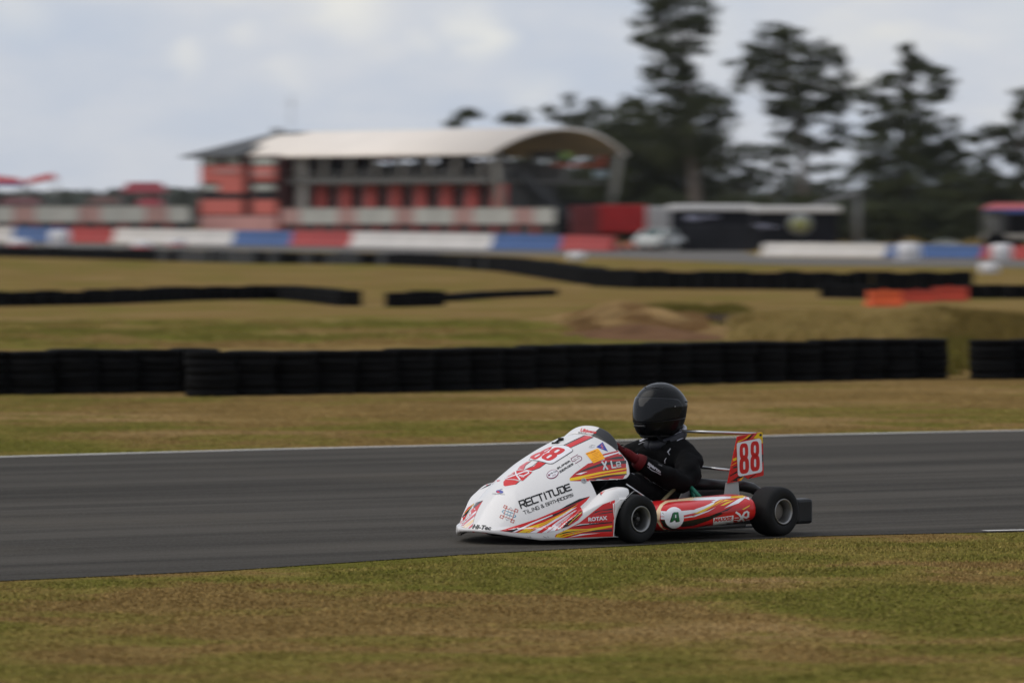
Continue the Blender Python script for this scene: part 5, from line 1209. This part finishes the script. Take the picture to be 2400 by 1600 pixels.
# chassis, floor, tubes
m = MB(); m.prism([(-.12, -.36), (1.30, -.30), (1.45, -.15), (1.45, .15), (1.30, .30), (-.12, .36)], .034, .042); m.build('floor_tray', mat('floor_aluminium', (.10, .10, .10), .5, metal=.5), kart)
FRG = mat('green_frame_tube', (.015, .16, .10), .4, var=.1)
m = MB()
for sg in (-1, 1): m.tube([(-.15, .32 * sg, .07), (.3, .36 * sg, .06), (.9, .34 * sg, .06), (1.25, .2 * sg, .07), (1.5, .1 * sg, .08)], .015, 8); m.tube([(.25, .36 * sg, .06), (.25, .60 * sg, .07), (.85, .58 * sg, .07), (.9, .34 * sg, .06)], .011, 8)
m.tube([(1.04, -.45, .12), (1.04, .45, .12)], .015, 8); m.tube([(0, -.32, .07), (0, .32, .07)], .015, 8); m.build('chassis_frame', mat('dark_frame', (.05, .05, .048), .5, metal=.4), kart)
a, b, c, e_ = P2L(1607, 1128, .30), P2L(1648, 1172, .42), P2L(1612, 1132, .24), P2L(1630, 1172, .36)
m = MB(); m.tube([a, b], .012, 8); m.tube([c, e_], .010, 8); m.build('seat_stay', FRG, kart)
a, b = P2L(1580, 1146, .30), P2L(1530, 1196, .36); m = MB(); m.tube([a, b], .010, 8); m.build('brass_rod', mat('dull_brass', (.20, .17, .09), .5, metal=.4), kart)
a, b = P2L(1468, 1134, .36), P2L(1539, 1183, .42); m = MB(); m.tube([a, b], .0045, 8); m.build('side_rod', METAL, kart)
a, b = P2L(1500, 1243, .45), P2L(1550, 1242, .45); m = MB(); m.tube([a, b], .008, 8); m.build('tie_rod', METAL, kart)
# seat
GP = mat('grey_seat_shell', (.22, .22, .215), .5, var=.1)
vs, fs = [], []; n, q = 16, 14
for i in range(n + 1):
    t = i / n
    for k in range(q + 1):
        u = -1 + 2 * k / q; y = .185 * math.sin(u * 1.45) / math.sin(1.45)
        if t < .45: x = .62 - .38 * (t / .45); z = .075 - .01 * t + .16 * abs(u) ** 3 * (.4 + t)
        else: s_ = (t - .45) / .55; x = .24 - .12 * s_ + .13 * abs(u) ** 3; z = .07 + .26 * s_ + .10 * abs(u) ** 3 * (1 - s_)
        vs.append((x, y, z))
for i in range(n):
    for k in range(q): a = i * (q + 1) + k; fs.append((a, a + 1, a + q + 2, a + q + 1))
m = MB(); m.add(vs, fs, 0, True); so = m.build('seat', GP, kart); md = so.modifiers.new('t', 'SOLIDIFY'); md.thickness = .006
a = P2L(1602, 1141, .25); m = MB(); m.lathe([(0, -.012), (.024, -.012), (.026, 0), (.024, .012), (0, .012)], n=16, axis='y', M=Matrix.Translation(a)); m.build('seat_washer', ALU, kart)
# engine, exhaust, radiator behind and right of the seat
m = MB(); m.box((.13, -.30, .17), (.26, .20, .20), 0, None, .02); m.lathe([(0, 0), (.06, 0), (.06, .11), (0, .11)], n=16, M=Matrix.Translation((.16, -.28, .26)))
for k in range(5): m.box((.16, -.28, .27 + k * .02), (.16, .16, .006), 0)
m.box((.10, .10, .155), (.18, .16, .14), 0, None, .02); m.build('engine', DKM, kart)
BX = mat('black_exhaust', (.016, .015, .015), .4, var=.3, scale=8)
a, b = P2L(1618, 1132, .16), P2L(1716, 1140, .22); c = P2L(1740, 1138, .26); e_ = P2L(1762, 1143, .26); g_ = P2L(1785, 1170, .26); h_ = P2L(1800, 1190, .26)
m = MB(); m.tube([a, b], .034, 16); m.build('exhaust_silencer', BX, kart)
m = MB(); m.tube([b, c, e_, P2L(1776, 1152, .26), g_, h_], [.030, .031, .031, .029, .026, .024], 14); m.build('exhaust_pipe', BX, kart)
a, b = P2L(1640, 1160, .2), P2L(1700, 1160, .2); m = MB(); m.box(((a.x + b.x) / 2, .2, a.z), (abs(a.x - b.x) + .1, .06, .06), 0, None, .01); m.box((-.02, .12, .13), (.05, .5, .09), 0, None, .01); m.build('battery_tray', BLKP, kart)
# axle
m = MB(); m.tube([(0, -.58, .137), (0, .58, .137)], .02, 12); m.build('rear_axle', DKM, kart)

# wheels
TYR = mat('slick_tyre', (.0075, .0075, .008), .75, var=.4, scale=9, bump=.2, spec=.25); RIMI = mat('rim_inside', (.075, .072, .070), .5, metal=.6, var=.1)
def wheel(x, y, R, w, sg, steer=0, hub=True):
    Mx = Matrix.Rotation(0 if sg > 0 else math.pi, 4, 'Z')
    h = w / 2; rr = .066
    m = MB(); m.lathe([(0, h * .05), (.018, h * .05), (.022, -h * .1), (.055, -h * .15), (.058, -h * .3), (0, -h * .3)] if hub else [(0, h * .42), (.03, h * .40), (.05, h * .30), (.058, h * .1), (.058, -h * .3), (0, -h * .3)], n=30, axis='y')
    if hub:
        for k in range(3):
            a = k * 2.094; m.lathe([(0, 0), (.006, 0), (.006, .012), (0, .012)], n=8, axis='y', M=Matrix.Translation((.034 * math.cos(a), -h * .12, .034 * math.sin(a))))
        m.lathe([(0, h * .05), (.014, h * .05), (.014, h * .55), (.010, h * .60), (0, h * .60)], n=14, axis='y')
    wh = m.build('wheel', RIMI if hub else mat('rear_wheel_cover', (.16, .145, .13), .5, metal=.2, var=.08), kart, (x, y, R), (0 if sg > 0 else math.pi) + steer)
    m = MB(); m.lathe([(rr - .008, h * .35), (rr - .004, h * .88), (rr + .003, h * .98), (rr + .007, h * .93), (rr + .003, h * .70), (rr, -h * .9), (rr - .006, -h * .9), (rr - .009, h * .2)], n=48, axis='y', closed=True); m.build('rim', ALU, wh)
    prof = [(rr + .003, -h * .80), (rr + .02, -h * .98), (R * .78, -h * 1.0), (R * .90, -h * .93), (R * .965, -h * .80), (R * .992, -h * .60), (R, -h * .3), (R, h * .3), (R * .992, h * .60), (R * .965, h * .80), (R * .90, h * .93), (R * .78, h * 1.0), (rr + .02, h * .98), (rr + .004, h * .86)]
    m = MB(); m.lathe(prof, n=56, axis='y', closed=True); m.build('tyre', TYR, wh)
wheel(1.07, .548, .134, .118, 1, math.radians(-2)); wheel(1.07, -.548, .134, .118, -1, math.radians(-2))
wheel(0, .590, .139, .165, 1, 0, False); wheel(0, -.590, .139, .165, -1, 0, False)

# rear bumper
m = MB(); m.box((-.26, 0, .128), (.11, 1.16, .125), 0, None, .02)
for sg in (-1, 1): m.box((-.26, sg * .545, .128), (.135, .09, .142), 0, None, .018)
m.box((-.18, .2, .10), (.2, .04, .04), 0, None, .008); m.box((-.18, -.2, .10), (.2, .04, .04), 0, None, .008); m.build('rear_bumper', BLKP, kart)

# rear number fins
TF = lambda x, y: (1680 + x / 8.713, 1000 + y / 8.713)
def fin(yy, main):
    fr_ = [(425, 200), (460, 185), (900, 105), (930, 120), (940, 300), (958, 980), (940, 995), (640, 1060), (560, 1010), (490, 1100), (225, 1148)]
    P3 = [P2L(*TF(*p), .36) for p in fr_]; n = len(P3); th = .006
    vs = [(p.x, yy, p.z) for p in P3] + [(p.x, yy - th, p.z) for p in P3]
    m = MB(); m.add(vs, [tuple(range(n))[::-1], tuple(range(n, 2 * n))] + [(i, (i + 1) % n, n + (i + 1) % n, n + i) for i in range(n)])
    me = m.mesh('number_fin', PR if main else PRD); o = link('number_fin', me, kart)
    q = MB(); S_ = [P2L(*TF(*p), .36) for p in [(220, 1140), (470, 1095), (500, 1440), (180, 1440)]]; q.prism([(p.x, p.z) for p in S_], 0, .004); 
    q.v = [(x, yy - .012 - z, y) for x, y, z in q.v]; q.build('fin_strut', mat('pale_grey_plate', (.40, .40, .38), .5), kart); return o, me
fin_o, fin_me = fin(.36, True); fin(-.36, False)
tb = bvh_of(fin_me); d = Decals(tb, TF, 12)
d.poly([(420, 300), (560, 240), (650, 165), (710, 155), (600, 235), (425, 320)], PY, 1.5); d.poly([(740, 232), (800, 165), (830, 120), (900, 105), (930, 120), (938, 330), (915, 340), (890, 240), (850, 235)], PY, 1.5); d.poly([(600, 255), (700, 160), (760, 130), (690, 215), (640, 260)], PK, 1.5); d.poly([(690, 240), (780, 135), (808, 128), (710, 235)], PPk, 1.7)
d.build('fin_stripes', fin_o); d = Decals(tb, TF, 12)
d.poly([(330, 650), (405, 620), (405, 670), (310, 720)], PY, 1.6); d.poly([(365, 430), (395, 400), (398, 440), (355, 465)], PY, 1.6); d.line([(300, 785), (405, 725)], 12, PO, 1.7); d.poly([(330, 820), (410, 790), (415, 830), (330, 850)], PG, 1.6)
d.poly([(260, 990), (410, 900), (420, 930), (270, 1010)], PK, 1.6); d.poly([(225, 1148), (300, 1100), (430, 1010), (560, 1000), (440, 1110)], PK, 1.6); d.poly([(440, 1090), (500, 1040), (545, 1010), (490, 1100)], PO, 1.7); d.poly([(640, 1050), (780, 960), (800, 965), (680, 1050)], PK, 1.6); d.poly([(915, 560), (940, 560), (945, 720), (922, 720)], PG, 1.6)
d.build('fin_stripes', fin_o); d = Decals(tb, TF, 12); d.poly(ellipse(890, 165, 26, 26), PG, 2.4); d.build('bolt_head', fin_o)
d = Decals(tb, TF, 12)
d.poly([(402, 350), (425, 322), (850, 235), (885, 245), (905, 280), (925, 880), (905, 915), (870, 930), (480, 1010), (445, 1000), (425, 965)], PWh, 2.4)
eight([(458, 968), (658, 940), (640, 325), (450, 345)], PR, d, 3.4); eight([(682, 915), (875, 890), (865, 280), (675, 300)], PR, d, 3.4); d.build('number_panel', fin_o, 'white fin panel with red 88')
# stay rods
m = MB(); m.tube([P2L(1598, 1010, .10), P2L(1772, 1016, .35)], .0085, 10); m.tube([P2L(1625, 1093, .12), P2L(1712, 1101, .35)], .008, 10); m.build('fin_stay', METAL, kart)
m = MB(); m.tube([P2L(1598, 1010, -.10), (P2L(1772, 1016, .35).x, -.35, P2L(1772, 1016, .35).z)], .0085, 10); m.build('fin_stay', METAL, kart)
# steering wheel and column
m = MB(); cM = Matrix.Translation((.80, 0, .455)) @ Matrix.Rotation(math.radians(-58), 4, 'Y')
ring = [cM @ Vector((.125 * math.cos(2 * math.pi * k / 32), .14 * math.sin(2 * math.pi * k / 32), 0)) for k in range(33)]
m.tube(ring, .013, 10, caps=False); m.tube([cM @ Vector((0, -.13, 0)), cM @ Vector((0, .13, 0))], .010, 6); m.tube([cM @ Vector((0, 0, 0)), (1.1, 0, .14)], .011, 8); m.build('steering_wheel', BLKP, kart)
# ------------------------------------------------------------------ driver
DB = KM @ Vector((.28, 0, .06))
driver = thing('person', 'driver in a black race suit, red gloves and black helmet seated in the superkart', 'person', DB, math.radians(224))
DOFF = Vector((.28, 0, .06))
SUIT = bpy.data.materials.new('black_race_suit'); SUIT.use_nodes = True
_b = SUIT.node_tree.nodes['Principled BSDF']; _b.inputs['Base Color'].default_value = (.0045, .0045, .005, 1); _b.inputs['Roughness'].default_value = .85; _b.inputs['Specular IOR Level'].default_value = .08
_n = SUIT.node_tree.nodes.new('ShaderNodeTexNoise'); _n.inputs['Scale'].default_value = 9; _n.inputs['Detail'].default_value = 3; _tc = SUIT.node_tree.nodes.new('ShaderNodeTexCoord')
_bp = SUIT.node_tree.nodes.new('ShaderNodeBump'); _bp.inputs['Distance'].default_value = .02; _bp.inputs['Strength'].default_value = .8
SUIT.node_tree.links.new(_tc.outputs['Object'], _n.inputs['Vector']); SUIT.node_tree.links.new(_n.outputs['Fac'], _bp.inputs['Height']); SUIT.node_tree.links.new(_bp.outputs[0], _b.inputs['Normal'])
def skin(name, pts, edges, radii, matl, parent, root=0, sub=2):
    me = bpy.data.meshes.new(name); me.from_pydata([tuple(Vector(p) - DOFF) for p in pts], edges, [])
    o = link(name, me, parent); md = o.modifiers.new('skin', 'SKIN'); me.skin_vertices or None
    for i, r_ in enumerate(radii):
        v = me.skin_vertices[0].data[i]; v.radius = (r_, r_) if not isinstance(r_, tuple) else r_; v.use_root = (i == root)
    md.use_smooth_shade = True; s = o.modifiers.new('sub', 'SUBSURF'); s.levels = sub; s.render_levels = sub
    dg = bpy.context.evaluated_depsgraph_get(); ev = o.evaluated_get(dg); nm = bpy.data.meshes.new_from_object(ev)
    o.modifiers.clear(); o.data = nm; nm.materials.clear(); nm.materials.append(matl)
    nm.polygons.foreach_set('use_smooth', [True] * len(nm.polygons)); return o
pts = [(.30, 0, .17), (.25, 0, .27), (.255, 0, .37), (.30, 0, .45), (.335, 0, .53), (.345, 0, .60),
       (.255, .135, .435), (.28, .205, .405), (.37, .275, .345), (.44, .305, .292), (.55, .275, .335), (.64, .225, .400), (.69, .20, .43),
       (.30, -.145, .44), (.34, -.225, .415), (.43, -.29, .34), (.52, -.30, .30), (.62, -.26, .35), (.69, -.20, .405), (.72, -.18, .43),
       (.36, .105, .15), (.58, .165, .24), (.80, .205, .315), (.98, .18, .21), (1.22, .14, .12), (1.32, .14, .15),
       (.36, -.105, .15), (.58, -.165, .24), (.80, -.20, .315), (.98, -.18, .21), (1.22, -.14, .12), (1.32, -.14, .15)]
ed = [(0, 1), (1, 2), (2, 3), (3, 4), (4, 5), (3, 6), (6, 7), (7, 8), (8, 9), (9, 10), (10, 11), (11, 12), (3, 13), (13, 14), (14, 15), (15, 16), (16, 17), (17, 18), (18, 19),
      (0, 20), (20, 21), (21, 22), (22, 23), (23, 24), (24, 25), (0, 26), (26, 27), (27, 28), (28, 29), (29, 30), (30, 31)]
rad = [(.15, .12), (.15, .12), (.155, .125), (.13, .11), (.065, .065), (.07, .08), .095, .090, .078, .070, .066, .054, .044, .095, .092, .074, .064, .056, .044, .040,
       .10, .088, .070, .060, .045, .04, .10, .088, .070, .060, .045, .04]
body = skin('body', pts, ed, rad, SUIT, driver)
# fabric folds: displace along normals with noise
bm = bmesh.new(); bm.from_mesh(body.data); bmesh.ops.subdivide_edges(bm, edges=bm.edges[:], cuts=1, use_grid_fill=True, smooth=.6); bm.normal_update()
for v in bm.verts:
    p = v.co; f = mnoise.noise(Vector((p.x * 11, p.y * 11, p.z * 18))) * .016 + mnoise.noise(Vector((p.x * 25, p.y * 25, p.z * 40))) * .007
    v.co += v.normal * f
bm.to_mesh(body.data); bm.free(); body.data.polygons.foreach_set('use_smooth', [True] * len(body.data.polygons))
# red gloves with separate fingers closed on the wheel rim
GL = mat('red_suede_glove', (.10, .005, .007), .85, var=.3, scale=25, bump=.3); GLK = mat('glove_black_palm', (.012, .012, .012), .8)
def hand(sg):
    wr = Vector((.695, .200 * sg, .432)); gp = cM @ Vector((.045, .130 * sg, 0)); d_ = (gp - wr).normalized()
    pts = [wr - d_ * .03, wr, wr.lerp(gp, .45) + Vector((0, .012 * sg, .012)), wr.lerp(gp, .80) + Vector((0, .014 * sg, .018))]; ed = [(0, 1), (1, 2), (2, 3)]; rad = [.036, .031, (.036, .024), (.038, .020)]
    ax = (cM.to_3x3() @ Vector((1, 0, 0))).normalized(); out = Vector((0, sg, 0)); nz_ = (cM.to_3x3() @ Vector((0, 0, 1))).normalized()
    for k, (off, ln) in enumerate(((-.030, .88), (-.010, 1.0), (.011, .95), (.031, .8))):
        b = len(pts); c0 = pts[3] + ax * off + d_ * .012
        c1 = gp + ax * off + out * .022 - nz_ * .004 + d_ * .018 * ln; c2 = gp + ax * off + out * .004 + d_ * .030 * ln - Vector((0, 0, .004)); c3 = gp + ax * off - out * .016 + d_ * .016 * ln - Vector((0, 0, .008))
        pts += [c0, c1, c2, c3]; ed += [(3, b), (b, b + 1), (b + 1, b + 2), (b + 2, b + 3)]; rad += [.011, .0105, .010, .0085]
    b = len(pts); pts += [pts[2] + ax * .030 - out * .01, gp + ax * .030 - out * .024 - d_ * .012, gp + ax * .010 - out * .028 + d_ * .004]; ed += [(2, b), (b, b + 1), (b + 1, b + 2)]; rad += [.013, .012, .010]
    g = skin('glove', pts, ed, rad, GL, driver, 1, 2)
    m = MB(); p0 = wr - Vector((.026, -.010 * sg, .018)); p1 = wr + d_ * .008; m.tube([p0 - DOFF, p0.lerp(p1, .5) - DOFF, p1 - DOFF], [.050, .047, .040], 16); m.build('glove_cuff', GL, g)
    m = MB(); q = wr.lerp(gp, .7) + Vector((0, .035 * sg, .02)) - DOFF
    for k in range(4): m.lathe([(0, -.004), (.009, -.002), (.009, .002), (0, .004)], n=8, M=Matrix.Translation(q + ax * (-.03 + .02 * k)))
    m.build('knuckle_patch', GLK, g)
hand(1); hand(-1)

# helmet
HMT = mat('satin_black_shell', (.005, .0053, .006), .25, var=.1, scale=3, coat=.0, spec=.18); VIS = mat('dark_mirror_visor', (.010, .011, .013), .07, var=.05, coat=.0, spec=.20)
HC = Vector((.305, 0, 0))
SEC = [(.553, .135, .035, .060), (.562, .150, .065, .085), (.578, .163, .100, .100), (.600, .172, .125, .109), (.625, .176, .142, .117), (.655, .175, .153, .123), (.690, .171, .160, .127), (.722, .166, .166, .128), (.752, .158, .158, .125), (.782, .144, .140, .116), (.808, .123, .115, .101), (.830, .095, .086, .079), (.846, .060, .054, .050), (.854, .022, .02, .018)]
def hsec(z, k): return float(np.interp(z, [s_[0] for s_ in SEC], [s_[k] for s_ in SEC]))
_zz = np.linspace(.553, .854, 301)
_tab = []
for k in (1, 2, 3):
    v = np.interp(_zz, [s_[0] for s_ in SEC], [s_[k] for s_ in SEC]); kk = np.ones(17) / 17; vp = np.concatenate([np.full(8, v[0]), v, np.full(8, v[-1])]); w_ = np.convolve(vp, kk, 'valid'); w_[-20:] = v[-20:]; w_[:8] = v[:8]; _tab.append(w_)
def hpt(z, phi, off=0.0):
    c, s_ = math.cos(phi), math.sin(phi); af, ab, b = [float(np.interp(z, _zz, t)) for t in _tab]
    a = af if c > 0 else ab; e = .92
    # gentle rear ridge
    x = (a + off) * math.copysign(abs(c) ** e, c); y = (b + off) * math.copysign(abs(s_) ** e, s_)
    if c < 0: x -= .010 * max(0, 1 - abs(z - .745) / .035) * abs(c) ** 3
    if c > 0 and z < .64: x += .0
    return Vector((HC.x + x, y, z)) - DOFF
vs, fs = [], []; NZ, NP = 64, 72
zs = [.553 + (.854 - .553) * (1 - (1 - i / NZ) ** 1.35) for i in range(NZ + 1)]
for z in zs:
    for k in range(NP): vs.append(hpt(z, 2 * math.pi * k / NP))
for i in range(NZ):
    for k in range(NP): fs.append((i * NP + k, i * NP + (k + 1) % NP, (i + 1) * NP + (k + 1) % NP, (i + 1) * NP + k))
fs.append(tuple(NZ * NP + k for k in range(NP))); fs.append(tuple(range(NP))[::-1])
m = MB(); m.add(vs, fs, 0, True)
helmet = m.build('helmet', HMT, driver)
# visor: teardrop plate reaching back to the pivots
vs, fs = [], []; NV, MV = 60, 18; PH = math.radians(108)
for i in range(NV + 1):
    u = -1 + 2 * i / NV; ph = u * PH; a = abs(u)
    zl = .633 + .050 * max(0, a - .25) ** 1.4 + (.045 * ((a - .8) / .2) ** 2 if a > .8 else 0); zh = .776 - .016 * a ** 2 - (.052 * ((a - .82) / .18) ** 2 if a > .82 else 0)
    for j in range(MV + 1): t = j / MV; vs.append(hpt(zl + (zh - zl) * t, ph, .0045))
for i in range(NV):
    for j in range(MV): q = i * (MV + 1) + j; fs.append((q, q + 1, q + MV + 2, q + MV + 1))
m = MB(); m.add(vs, fs, 0, True); vo = m.build('visor', VIS, helmet); md = vo.modifiers.new('t', 'SOLIDIFY'); md.thickness = .003; md.offset = -1
for sg in (-1, 1):
    p = hpt(.722, sg * math.radians(84), .008); m = MB(); m.lathe([(0, -.002), (.0035, -.002), (.004, .001), (0, .003)], n=10, axis='y', M=Matrix.Translation(p)); m.build('pivot_screw', ALU, helmet)
for sg in (-1, 1):
    m = MB(); m.tube([hpt(.826, sg * .25, .000), hpt(.829, sg * .6, .001), hpt(.822, sg * 1.0, .0)], .004, 6); m.build('crown_vent', BLKP, helmet)
m = MB(); m.tube([hpt(.746, math.pi + a, .0015) for a in np.linspace(-1.0, 1.0, 24)], .0035, 6); m.build('rear_spoiler', BLKP, helmet)
m = MB(); m.tube([hpt(.628 + .012 * abs(a), a, .001) for a in np.linspace(-2.2, 2.2, 50)], .0028, 6); m.build('shell_seam', BLKP, helmet)
m = MB(); m.tube([hpt(.612, a, .002) for a in np.linspace(-.35, .35, 12)], .007, 6); m.build('chin_vent', BLKP, helmet)
m = MB(); m.tube([hpt(.556, 2 * math.pi * k / 40, -.004) for k in range(41)], .010, 8, caps=False); m.build('neck_roll', BLKP, helmet)
# neck brace: thick padded collar, tilted up at the back, white rear edge
BR = mat('dark_navy_brace', (.022, .023, .03), .6, var=.1); BW = mat('brace_white_edge', (.42, .42, .46), .6)
def collar(z0, r1, r2, rt_, a0, a1, name, mt, tilt=.40, parent=driver, n=48):
    m = MB(); p = [Vector((.275 + r1 * math.cos(a), r2 * math.sin(a), z0 - tilt * r1 * math.cos(a))) - DOFF for a in np.linspace(a0, a1, n)]; m.tube(p, rt_, 12, caps=True); return m.build(name, mt, parent)
col = collar(.538, .098, .100, .030, 0, 2 * math.pi, 'neck_brace', BR)
collar(.560, .116, .112, .014, math.pi - 1.15, math.pi + 1.15, 'brace_edge', BW, parent=col)
bt = bvh_of(col.data)
# lettering on the suit and brace, laid on their surfaces
def on_person(target, name, fn, T, step=3.0):
    me = target.data; bm = bmesh.new(); bm.from_mesh(me)
    for v in bm.verts: v.co += DOFF
    t = BVHTree.FromBMesh(bm); bm.free(); d = Decals(t, T, step); fn(d); d.v = [tuple(Vector(p) - DOFF) for p in d.v]; return d.build(name, target)
TH = lambda x, y: (1460 + x / 8.71, 880 + y / 8.71)
TS = lambda x, y: (1440 + x / 9.046, 1040 + y / 9.046)
SW = mat('silver_print', (.42, .42, .47), .5, var=.05)
def f_(d):
    d.text('OMP', [(1050, 1175), (1205, 1105), (1185, 1080), (1045, 1150)], SW, 2, .05); d.line([(1030, 1135), (1165, 1070)], 9, SW, 2); d.line([(1065, 1200), (1205, 1135)], 9, SW, 2)
on_person(col, 'brace_lettering', f_, TH)
def f_(d):
    d.text('sparco', [(690, 460), (975, 640), (985, 580), (720, 380)], SW, 3, .05); d.line([(700, 478), (800, 560), (900, 600), (980, 645)], 12, SW, 3)
on_person(body, 'sleeve_lettering', f_, TS)
for pts_, w_, m_ in (([(1185, 100), (1135, 160), (1165, 225)], 14, SW), ([(1100, 300), (1070, 350), (1075, 400)], 12, SW), ([(940, 440), (1000, 465)], 26, PG), ([(490, 590), (600, 665), (720, 740), (860, 850), (950, 890), (1080, 965), (1200, 1005)], 6, PLg),
                     ([(600, 350), (595, 430)], 12, SW), ([(470, 235), (495, 195)], 12, SW), ([(235, 580), (320, 600), (420, 650)], 9, SW), ([(150, 708), (245, 735)], 10, SW)):
    on_person(body, 'suit_piping', lambda d: d.line(pts_, w_, m_, 3), TS)
for pts_, w_ in (([(360, 1330), (420, 1300), (520, 1268)], 34), ([(330, 1400), (400, 1360), (440, 1355)], 8), ([(1105, 1330), (1180, 1295), (1255, 1275)], 12), ([(920, 1560), (970, 1490)], 18)):
    on_person(body, 'suit_piping', lambda d: d.line(pts_, w_, SW, 3), TH)
# ------------------------------------------------------------------ thin air haze
m = MB(); m.box((0, 1500, 15.5), (6000, 3400, 35)); hz = m.mesh('haze', [])
hm = bpy.data.materials.new('haze_air'); hm.use_nodes = True; hn = hm.node_tree; hn.nodes.clear()
ho = hn.nodes.new('ShaderNodeOutputMaterial'); pv = hn.nodes.new('ShaderNodeVolumePrincipled'); pv.inputs['Color'].default_value = (.86, .90, .96, 1)
pv.inputs['Density'].default_value = .00004; pv.inputs['Anisotropy'].default_value = .2; hn.links.new(pv.outputs[0], ho.inputs['Volume']); hz.materials.append(hm)
tag(link('haze', hz), 'thin pale air haze over the circuit', kind='stuff')
